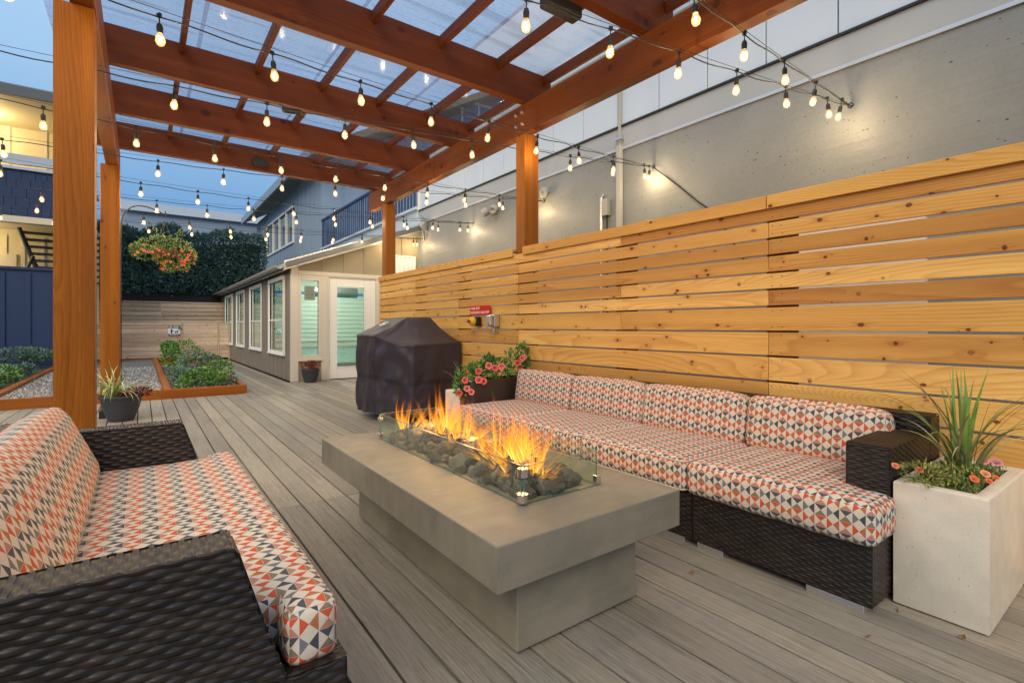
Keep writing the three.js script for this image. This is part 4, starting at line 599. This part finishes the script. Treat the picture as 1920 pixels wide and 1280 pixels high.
  part('glazing_bead', [bx(3.125, 3.145, .232, 1.87, zf - .011, zf - .004), bx(3.69, 3.71, .232, 1.87, zf - .011, zf - .004), bx(3.147, 3.688, .232, .25, zf - .011, zf - .004), bx(3.147, 3.688, 1.852, 1.87, zf - .011, zf - .004)], M.white, d); for (const y of [.3, 1.1, 1.85]) part('hinge', cyl(V(2.988, y, zf - .006), V(2.988, y + .09, zf - .006), .008), M.alu, d); part('handle', [cyl(V(3.85, 1.0, zf - .01), V(3.85, 1.0, zf + .05), .012), cyl(V(3.85, 1.0, zf + .05), V(3.75, 1.0, zf + .05), .01)], M.alu, d);
  wall('wall_end', bx(4.022, WX - .005, 0, 2.043, zt, zf), M.beige);
  { const v = part('vent_grille', [bx(4.33, 4.84, 2.17, 2.20, zf, zf + .02), bx(4.33, 4.84, 2.55, 2.58, zf, zf + .02), bx(4.33, 4.36, 2.2, 2.55, zf, zf + .02), bx(4.81, 4.84, 2.2, 2.55, zf, zf + .02), bx(4.36, 4.81, 2.2, 2.55, zf - .001, zf + .004)], M.white, s); for (let k = 0; k < 4; k++) part('louvre', bx(4.44 + k * .095, 4.465 + k * .095, 2.2, 2.55, zf + .005, zf + .018), M.white, v); }
  // roof
  const rs = new THREE.Shape([[2.17, roofY(2.17)], [WX - .01, roofY(WX)], [WX - .01, roofY(WX) + .1], [2.17, roofY(2.17) + .1]].map(a => new THREE.Vector2(...a))); const rf = part('roof', mapUV(new THREE.ExtrudeGeometry(rs, { depth: 12.0, bevelEnabled: false }).translate(0, .004, zb - .05), 'x'), M.roofing, s);
  const rk = new THREE.Shape([[2.15, roofY(2.15) - .04], [WX - .01, roofY(WX) - .04], [WX - .01, roofY(WX) + .13], [2.15, roofY(2.15) + .13]].map(a => new THREE.Vector2(...a))); part('rake_trim', mapUV(new THREE.ExtrudeGeometry(rk, { depth: .05, bevelEnabled: false }).translate(0, .004, zf - .0), 'x'), M.zinc, rf);
  const gt = []; for (let i = 0; i <= 10; i++) gt.push(new THREE.Vector2(2.09 + .065 * Math.cos(Math.PI + i / 10 * Math.PI), 2.2 + .065 * Math.sin(Math.PI + i / 10 * Math.PI))); for (let i = 10; i >= 0; i--) gt.push(new THREE.Vector2(2.09 + .06 * Math.cos(Math.PI + i / 10 * Math.PI), 2.2 + .06 * Math.sin(Math.PI + i / 10 * Math.PI)));
  part('gutter', [mapUV(new THREE.ExtrudeGeometry(new THREE.Shape(gt), { depth: 11.9, bevelEnabled: false }).translate(0, 0, zb - .2), 'z'), bx(2.155, 2.17, 2.1, 2.24, zb - .1, zf - .03)], M.grey, rf); part('downpipe', tube([[2.09, 2.14, -21.8], [2.1, 2.02, -21.8], [2.26, 1.9, -21.8], [2.27, .1, -21.8]], .035, 30, 8), M.grey, s);
  // inside
  part('back_wall', mapUV(new THREE.ExtrudeGeometry(new THREE.Shape([[x0 + .11, 0], [8.79, 0], [8.79, 3.08], [WX - .05, 3.08], [x0 + .11, 2.18]].map(a => new THREE.Vector2(...a))), { depth: .05, bevelEnabled: false }).translate(0, 0, -20.15), 'x'), M.mint, s); for (let y = .48; y < 2.2; y += .165) { const g = new THREE.BoxGeometry(8.75 - x0 - .14, .16, .03); g.rotateX(-.22).translate((x0 + 8.75) / 2 + .05, y + .08, -20.07); part('clapboard', mapUV(g, 'x'), M.mint, s); }
  part('stripe', bx(x0 + .4, 8.78, 2.26, 2.38, -20.09, -20.06), M.blueStripe, s); part('right_wall', bx(8.8, 8.9, 0, 3.08, -20.1, zt - .01), M.mint, s); part('ceiling', bx(WX, 8.9, 3.09, 3.14, -20.15, zt), M.white, s); part('front_return', bx(WX + .31, 8.9, 0, 3.08, zt, zt + .05), M.mint, s); part('rear_wall', bx(x0 + .1, WX, 0, 2.15, zb, zb + .08), M.taupe, s);
  const pw = mapUV(new THREE.PlaneGeometry(8.4 - x0, 8.6, 110, 150).rotateX(-Math.PI / 2), 'x'), pp = pw.attributes.position; for (let i = 0; i < pp.count; i++) pp.setY(i, .012 * (vn(pp.getX(i) * 5 + 20, pp.getZ(i) * 5 + 60, 5) + .5 * vn(pp.getX(i) * 11 + 20, pp.getZ(i) * 11 + 60, 6))); pw.computeVertexNormals(); pw.translate((8.6 + x0) / 2, .24, -15.35); part('pool_water', pw, M.water, s); part('pool_rim', [bx(x0 + .11, 8.79, 0, .27, -11.04, -10.92), bx(x0 + .11, x0 + .3, 0, .27, -20.1, -11.05), bx(x0 + .11, 8.79, 0, .30, -20.1, -19.7)], M.trim, s); part('inner_floor', bx(x0 + .1, WX - .05, 0, .02, -20.1, zt - .01), M.grey, s);
  part('duct', [cyl(V(3.5, 1.93, -13.2), V(4.6, 1.93, -13.2), .13, .13, 20), new THREE.SphereGeometry(.13, 16, 10).translate(3.5, 1.93, -13.2).toNonIndexed()], M.alu, s);
  for (const [q, zz] of [[3.7, -12.8], [4.6, -16.4], [5.6, -18.6], [7.2, -15.5]]) { part('ceiling_light', bx(q - .08, q + .08, 2.40, 2.43, zz - .2, zz + .2), std({ color: 0, emissive: lin(.95, 1, .88), emissiveIntensity: 1.6 }), s); const l = new THREE.PointLight(lin(.97, 1, .86), 6, 0, 2); l.position.set(q, 2.36, zz); l.castShadow = true; l.shadow.radius = 4; scene.add(l); }
}

// ---------------------------------------------------------------- fences at the back, hedge and far buildings
{
  const r = rng(71);
  const low = thing('low_fence', 'low plank fence with gate crossing the far end of walkway', 'fence'), zl = -18.5;
  for (const [a, b] of [[-1.5, .98], [1.03, 1.95], [2.0, 2.285]]) { for (let k = 0; k < 8; k++) part('fence_board', bx(a, b, .06 + k * .132, .06 + (k + 1) * .132 - .012, zl - .02 + rr(r, -.002, .002), zl, { along: 'x', ou: r() * 3, ov: r() * 1.2 }), M.plank[Math.floor(r() * 3)], low); part('fence_cap', bx(a, b, 1.118, 1.15, zl - .05, zl + .02, { along: 'x' }), M.plank[2], low); }
  for (const x of [1.005, 1.975, 2.27]) part('fence_post', bx(x - .022, x + .022, 0, 1.13, zl - .09, zl + .012, { along: 'y' }), M.plank[1], low); part('gate_latch', bx(.9, 1.0, .97, .99, zl + .013, zl + .03), M.iron, low);
  const high = thing('high_fence', 'taller weathered plank fence behind the low fence', 'fence'), zh = -19.6;
  for (let k = 0; k < 13; k++) for (const [a, b] of [[-1.6, .5], [.503, 2.29]]) part('fence_board', bx(a, b, .05 + k * .136, .05 + (k + 1) * .136 - .016, zh - .02 + rr(r, -.002, .002), zh, { along: 'x', ou: r() * 3, ov: r() * 1.2 }), M.plank[r() < .7 ? 1 : 0], high); part('fence_post', bx(.46, .55, 0, 1.8, zh - .12, zh - .022, { along: 'y' }), M.plank[1], high); part('fence_cap', bx(-1.6, 2.29, 1.82, 1.85, zh - .06, zh + .02, { along: 'x' }), M.plank[2], high);
  const c = document.createElement('canvas'); c.width = 256; c.height = 256; const x = c.getContext('2d'); x.fillStyle = '#e4e6ea'; x.fillRect(0, 0, 256, 256); x.fillStyle = '#1d2433'; x.fillRect(0, 0, 256, 62); x.fillRect(0, 208, 256, 48); x.fillStyle = '#e4e6ea'; for (const [q, w] of [[22, 34], [62, 22], [112, 34], [152, 26], [186, 30]]) x.fillRect(q, 16, w, 26); for (const [q, w] of [[30, 44], [84, 30], [124, 50], [184, 36]]) x.fillRect(q, 226, w, 12);
  x.fillStyle = '#1d2433'; x.beginPath(); x.arc(70, 96, 18, 0, 7); x.fill(); x.fillRect(52, 112, 36, 62); x.fillRect(82, 132, 40, 14); x.fillRect(140, 140, 70, 28); x.fillRect(196, 120, 30, 26); for (const q of [144, 196]) x.fillRect(q, 164, 12, 32); x.fillRect(56, 170, 12, 30); x.fillRect(74, 170, 12, 30);
  const t = new THREE.CanvasTexture(c); t.colorSpace = THREE.SRGBColorSpace; const sg = thing('notice_sign', 'small white notice sign with dark bands and black picture on low fence', 'sign', [.80, .92, zl + .012]); part('board', new RoundedBoxGeometry(.31, .32, .008, 1, .003), M.signWhite, sg); part('print', new THREE.PlaneGeometry(.3, .31).translate(0, 0, .0055), std({ map: t, roughness: .5 }), sg);
  // hedge
  const h = thing('hedge', 'tall dark evergreen hedge behind the plank fences', 'hedge'); const place = q => { const X = rr(q, -1.6, 3.8), u = q(), top = 4.1 + .35 * vn(X * 1.3 + 9, 2, 5) + .25 * vn(X * 3.1 + 9, 5, 6), Y = 2.1 + (top - 2.1) * Math.pow(u, .8), bump = .35 * vn(X * 1.6 + 40, Y * 1.6, 7) + .2 * vn(X * 4 + 40, Y * 4, 8); return [X, Y, -21.2 + bump + q() * .25 - (u > .93 ? q() * 1.0 : 0), 0, .2, .8]; };
  stuff(part('foliage', [leaves(15000, r, place, [...G.dark, [.07, .15, .15], [.1, .19, .18]], [.07, .15], .5, .1), leaves(1500, r, q => { const X = rr(q, -1.6, 3.8), top = 4.1 + .35 * vn(X * 1.3 + 9, 2, 5) + .25 * vn(X * 3.1 + 9, 5, 6); return [X, top - .1 + .15 * q(), -21.1 - q() * .8, 0, 1, .2]; }, G.dark, [.1, .2], .35, .6)], M.leaf, h));
  const core = []; for (let X = -1.6; X < 3.6; X += .25) { const top = 3.9 + .35 * vn(X * 1.3 + 9, 2, 5); core.push(bx(X, X + .249, 1.9, top, -22.2, -21.25)); } part('branches', core, M.dark, h); for (let X = -1.4; X < 3.6; X += .7) part('trunk', cyl(V(X, -.05, -21.7), V(X + .05, 2.2, -21.7), .06, .05, 7), M.dark, h);
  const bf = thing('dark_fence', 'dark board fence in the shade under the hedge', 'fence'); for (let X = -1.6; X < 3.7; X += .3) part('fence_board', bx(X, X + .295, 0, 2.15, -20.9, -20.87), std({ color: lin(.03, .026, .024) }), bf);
  const fb = thing('flat_roof_building', 'pale flat-roofed building far beyond the hedge', 'building'); part('wall', bx(-.8, 14, 0, 8.75, -50, -42), M.bluegrey, fb); part('parapet', bx(-1.2, 14.4, 8.76, 9.35, -50.3, -41.7), M.siding, fb);
  const f2 = thing('low_annexe', 'low pale annexe just left of the flat-roofed building', 'building'); part('wall', bx(-6, -.81, 0, 7.2, -50, -42), M.siding, f2); part('parapet', bx(-6.1, -.82, 7.21, 7.5, -50.1, -41.8), M.siding, f2);
}
{ // two-storey block at the right, behind the shed
  const b = thing('upper_block', 'blue-grey two-storey block with board siding rising behind the shed', 'building'); const z1 = -17.66, z0 = -29.4;
  part('side_wall', [bx(WX, WX + .2, 3.2, 6.55, z0, -26.75), bx(WX, WX + .2, 3.2, 4.5, -26.75, -21.6), bx(WX, WX + .2, 5.85, 6.55, -26.75, -21.6), bx(WX, WX + .2, 3.2, 6.55, -21.6, z1), bx(WX, WX + .2, 0, 3.19, z0, -20.3)], M.bluegrey, b); for (let z = z0; z < z1; z += .6) part('batten', z > -26.8 && z < -21.5 ? [bx(WX - .03, WX - .001, 3.3, 4.4, z - .03, z + .03)] : [bx(WX - .03, WX - .001, 3.3, 6.5, z - .03, z + .03)], M.bluegrey, b);
  const w = part('window', [bx(WX - .06, WX + .05, 4.42, 4.5, -26.85, -21.5), bx(WX - .06, WX + .05, 5.85, 5.93, -26.85, -21.5), ...[-26.8, -25.4, -24.1, -22.8, -21.55].map(z => bx(WX - .06, WX + .05, 4.5, 5.85, z - .05, z + .05))], M.white, b); for (const [a, c] of [[-26.75, -25.45], [-25.35, -24.15], [-24.05, -22.85], [-22.75, -21.6]]) part('pane', bx(WX + .02, WX + .03, 4.5, 5.85, a, c), std({ color: lin(.10, .16, .2), roughness: .05, metalness: .3 }), w);
  const fs = new THREE.Shape([[WX + .2, 3.2], [16, 3.2], [16, 12.8], [WX + .2, 6.75]].map(a => new THREE.Vector2(...a))); part('end_wall', mapUV(new THREE.ExtrudeGeometry(fs, { depth: .2, bevelEnabled: false }).translate(0, 0, z1 - .2), 'y'), M.bluegrey, b); for (let x = WX + .7; x < 15; x += .8) part('batten', bx(x - .03, x + .03, 3, 6.5 + .55 * (x - WX), z1 + .001, z1 + .03), M.bluegrey, b);
  const w2 = part('window', [bx(10.4, 10.5, 9.0, 10.2, z1 + .031, z1 + .08), bx(12.0, 12.1, 9.0, 10.2, z1 + .031, z1 + .08), bx(11.2, 11.3, 9.0, 10.2, z1 + .031, z1 + .08), bx(10.4, 12.1, 8.9, 8.999, z1 + .031, z1 + .08), bx(10.4, 12.1, 10.201, 10.3, z1 + .031, z1 + .08)], M.white, b); part('pane', [bx(10.5, 11.2, 9, 10.2, z1 + .032, z1 + .05), bx(11.3, 12, 9, 10.2, z1 + .032, z1 + .05)], std({ color: lin(.12, .2, .3), roughness: .05 }), w2);
  const rs = new THREE.Shape([[4.35, 6.55], [16.5, 13.24], [16.5, 13.5], [4.35, 6.8]].map(a => new THREE.Vector2(...a))); const rf = part('roof', mapUV(new THREE.ExtrudeGeometry(rs, { depth: 13.4, bevelEnabled: false }).translate(0, 0, -30.2), 'x'), M.olive, b); part('fascia', bx(4.28, 4.345, 6.5, 6.82, -30.2, -16.8), M.bluegrey, rf);
  const ba = thing('balcony', 'white balcony edge with navy slatted railing above the shed roof', 'balcony'); part('fascia', bx(WX - .01, WX + .2, 3.16, 3.64, z1 + .03, -10.21), M.siding, ba); part('floor', bx(WX - .08, WX + 4, 3.641, 3.70, z1 + .03, -10.21), M.siding, ba); for (let z = z1 + .1; z < -10.3; z += .17) part('slat', bx(WX - .006, WX + .006, 3.72, 4.62, z - .045, z + .045), M.navyRail, ba); part('handrail', bx(WX - .04, WX + .04, 4.622, 4.68, z1 + .05, -10.25), M.navyRail, ba); for (let z = z1 + .1; z < -10; z += 1.24) part('rail_post', bx(WX + .022, WX + .1, 3.70, 4.62, z - .05, z + .05), M.siding, ba); part('inner_wall', bx(WX + 3.5, WX + 3.7, 3.7, 6.6, z1 + .03, -10.2), M.bluegrey, ba);
}
{ // building at the left
  const b = thing('left_building', 'cream apartment building with navy shingles and lit porches behind the post', 'building'), z = -16.5, xl = -8, xr = -1.0, zb = -19;
  part('navy_wall', bx(xl, xr - .01, 0, 2.40, z - .15, z), M.navy, b); for (const x of [-2.62, -2.18, -1.72, -1.27]) part('batten', bx(x - .045, x + .045, 0, 2.33, z + .001, z + .03), M.navy, b); part('wall_cap', bx(xl, xr, 2.401, 2.46, z - .2, z + .05), M.navy, b);
  part('porch_wall', bx(xl, xr, 0, 3.665, zb, zb + .1), M.cream, b); for (const x of [-2.95, -2.6, -2.2]) part('trim_board', bx(x - .04, x + .04, 2.4, 3.5, zb + .101, zb + .13), M.creamTrim, b); part('door', [bx(-3.6, -2.72, 0, 3.0, zb + .102, zb + .16)], M.creamTrim, b);
  part('beam', bx(xl, xr, 3.51, 3.66, z - .2, z + .02), M.creamTrim, b); part('porch_ceiling', bx(xl, xr, 3.67, 3.72, zb, z - .21), M.creamTrim, b);
  const r = rng(72); for (let k = 0; k < 5; k++) for (let x = -3.3 - (k % 2) * .12; x < xr; ) { const w = rr(r, .16, .3), e = Math.min(x + w, xr); const g = bx(x + .004, e - .004, 3.67 + k * .218, 3.67 + (k + 1) * .218 + .01, z - .06, z - .012 + r() * .006); g.rotateX(0); part('shingle', g, M.navy, b); x = e; } part('shingle_backing', bx(xl, xr, 3.661, 4.76, z - .2, z - .061), M.navy, b);
  part('porch_rail', [bx(xl, xr, 4.761, 4.83, z - .25, z + .05), bx(xl, xr, 4.90, 5.12, z - .05, z + .02)], M.siding, b); part('balcony_floor', bx(xl, xr, 4.70, 4.759, zb, z - .26), M.creamTrim, b);
  part('upper_wall', bx(xl, xr, 4.76, 6.2, zb + .8, zb + .9), M.cream, b); for (const x of [-3.05, -2.75, -2.05]) part('trim_board', bx(x - .03, x + .03, 4.8, 6.2, zb + .901, zb + .93), M.creamTrim, b); part('window', [bx(-1.6, -1.0, 5.15, 5.3, zb + .902, zb + .96)], M.olive, b);
  const rf = part('roof', mapUV(new THREE.ExtrudeGeometry(new THREE.Shape([[z + .9, 6.28], [z - 4, 8.0], [z - 4, 8.15], [z + .9, 6.43]].map(a => new THREE.Vector2(-a[0], a[1]))), { depth: 8, bevelEnabled: false }).rotateY(Math.PI / 2).translate(xl, 0, 0), 'x'), M.roofing, b); part('soffit', bx(xl, xr + .1, 6.2, 6.26, zb + .8, z + .85), M.cream, rf); part('fascia', bx(xl, xr + .2, 6.2, 6.42, z + .86, z + .93), M.roofing, rf);
  const st = thing('porch_stairs', 'dark open stair rising behind the navy wall', 'stairs'); const zs = -17.6; part('stringer', [cyl(V(-2.50, 3.55, zs), V(-2.06, 2.2, zs), .05, .05, 4)], M.iron, st); part('brace', [cyl(V(-2.46, 2.2, zs + .05), V(-2.22, 2.85, zs + .05), .04, .04, 4)], M.iron, st); for (let k = 0; k < 8; k++) part('tread', bx(-2.46 + k * .057, -.9, 3.42 - k * .175, 3.47 - k * .175, zs - .22, zs + .02), M.iron, st);
  for (const [x, y, zz, I] of [[-3.15, 5.95, zb + 1.9, 5.5], [-4.0, 3.3, zb + 1.0, 6]]) { const l = thing('porch_lamp', y > 5 ? 'glowing lamp on the upper porch of the cream building' : 'glowing lamp under the lower porch ceiling of cream building', 'lamp', [x, y, zz]); part('globe', new THREE.SphereGeometry(.09, 14, 10), std({ color: 0, emissive: lin(1, .85, .5), emissiveIntensity: 3 }), l); part('mount', bx(-.02, .02, .07, .2, -.02, .02), M.iron, l); const p = new THREE.PointLight(lin(1, .82, .5), I, 0, 2); p.position.set(x, y, zz); p.castShadow = true; p.shadow.radius = 4; scene.add(p); }
}

// ---------------------------------------------------------------- string lights
{
  const hooks = [-1.756, -3.832, -5.87, -7.9, -9.917], left = [-1.05, -2.85, -4.85, -6.9, -8.9], LXX = -5.5;
  const prof = [[0, 0], [.012, .001], [.021, .009], [.0265, .027], [.025, .043], [.017, .064], [.013, .076]].map(a => new THREE.Vector2(a[0], -.076 + a[1]));
  const bulbG = new THREE.LatheGeometry(prof, 14), filG = new THREE.CapsuleGeometry(.0095, .028, 3, 10);
  const bulbM = std({ color: lin(.05, .04, .03), roughness: .1, transparent: true, opacity: .30, emissive: lin(1, .55, .14), emissiveIntensity: .8 });
  const filM = std({ color: 0, emissive: lin(1, .80, .42), emissiveIntensity: 6 });
  const sockG = merge([new THREE.CylinderGeometry(.004, .004, .055, 6).translate(0, -.0275, 0), new THREE.CylinderGeometry(.013, .0185, .02, 12).translate(0, -.062, 0), new THREE.CylinderGeometry(.0185, .016, .038, 12).translate(0, -.09, 0), new THREE.BoxGeometry(.026, .024, .014).translate(0, .004, 0)]);
  const words = ['nearest, running out from the wall hook at upper right', 'second strand, from upper right hook across pergola', 'third strand, across the near pergola crossbeams', 'fourth strand, from the hook right of the near post', 'fifth strand, across the middle pergola crossbeams', 'sixth strand, over the farther crossbeams', 'seventh strand, crossing past the farther posts', 'eighth strand, between pergola and shed', 'ninth strand, above the shed door', 'last strand, farthest over the garden beds'];
  let n = 0;
  const sag = .2, ends = [];
  for (let i = 0; i < 5; i++) { ends.push([left[i], hooks[i]]); if (i < 4) ends.push([left[i + 1], hooks[i]]); } ends.push([-10.6, hooks[4]]);
  const phase = [.35, .62, .3, .1, .5, .2, .45, .15, .4, .25];
  ends.forEach(([za, zw], i) => {
    const s = thing('light_string', 'black cord of glowing bulbs: ' + words[i], 'string lights', [0, 0, 0], 0, 'string lights over the deck');
    const at = (t, dy = 0) => V(lerp(LXX, WX - .04, t), 2.955 - (sag - dy) * 4 * t * (1 - t), lerp(za, zw, t)); const pts = [], p2 = [];
    const r = rng(100 + i); for (let k = 0; k <= 40; k++) { const t = k / 40, q = at(t); q.y += (k % 2 ? -.012 : .0) + rr(r, -.004, .004); pts.push(q); const g = at(t, .035); p2.push(g); }
    part('cable', tube(pts, .0042, 160, 6), M.cable, s); part('guide_wire', tube(p2, .0018, 40, 5), M.cable, s);
    const span = WX - .04 - LXX, len = Math.hypot(span, zw - za);
    for (let d = phase[i] * .58; d < 8.4; d += .585) { const t = 1 - d / len, p = at(t), x = p.x; if (x < -2.6 || (i < 4 && x < -.9)) continue; const h = part('socket', sockG, M.black, s); h.position.copy(p); h.scale.setScalar(.92); h.rotation.set(rr(r, -.12, .12), r() * 6, rr(r, -.12, .12));
      const gl = part('bulb', bulbG, bulbM, h); gl.position.y = -.108; const f = part('filament', filG, filM, h); f.position.y = -.108 - .04; f.castShadow = gl.castShadow = false;
      h.updateMatrixWorld(true); const q = V(0, -.148, 0).applyMatrix4(h.matrixWorld); const l = new THREE.PointLight(lin(1, .72, .38), .27, 0, 2); l.position.copy(q); l.castShadow = true; l.shadow.radius = .7; scene.add(l); n++; }
    if (i === 3) { const a = thing('cord_plug', 'black inline plug hanging on a light string under the pergola', 'plug', at(.62).toArray(), .2); part('body', new THREE.CapsuleGeometry(.022, .12, 4, 10).rotateZ(Math.PI / 2 + .18).translate(0, -.02, 0), M.black, a); part('cord', cyl(V(-.1, .0, 0), V(.1, -.04, 0), .006), M.cable, a); }
  });
  const lead = thing('power_cord', 'dark cord dropping along concrete wall from the second light hook to fence', 'cord'); part('cord', tube([[WX - .04, 2.955, -3.832], [WX - .02, 2.75, -3.6], [WX - .012, 2.45, -3.27], [WX - .012, 2.25, -3.05], [WX - .012, 1.7, -2.7]], .008, 30, 6), M.cable, lead);
  for (const z of hooks) { const h = thing('wall_hook', z > -2 ? 'black eye hook in concrete wall, nearest the camera' : z > -5 ? 'black eye hook in concrete wall, right of the near pergola post' : z > -6 ? 'black eye hook in concrete wall, just behind near post' : z > -9 ? 'black eye hook in concrete wall, between the pergola posts' : 'black eye hook in concrete wall, next to the shed', 'hook', [WX, 2.955, z], 0, 'eye hooks in the concrete wall'); part('eye', new THREE.TorusGeometry(.02, .005, 6, 14).rotateY(Math.PI / 2).translate(-.03, 0, 0), M.iron, h); part('shank', cyl(V(0, 0, 0), V(-.02, .0, 0), .006), M.iron, h); }
}
// fallen leaves on the deck
{
  const r = rng(91); const spots = [[2.21, -.466, 'below the near white planter'], [1.949, -.655, 'in front of the near sofa corner'], [1.866, -1.264, 'between fire table and sofa'], [2.225, -.64, 'between sofa and near white planter']];
  for (const [x, z, w] of spots) { const g = leaves(1, r, () => [0, 0, 0, 1, .0, .3], [[.22, .12, .05], [.28, .16, .07]], [.045, .05], .5, 0); const l = tag(part('fallen_leaf', g, M.leaf, scene), 'dry brown leaf lying on the deck ' + w, 'leaf', 'dry leaves on the deck'); g.computeBoundingBox(); l.position.set(x, .003 - g.boundingBox.min.y * .35, z); l.scale.y = .35; }
}
renderer.render(scene, camera);
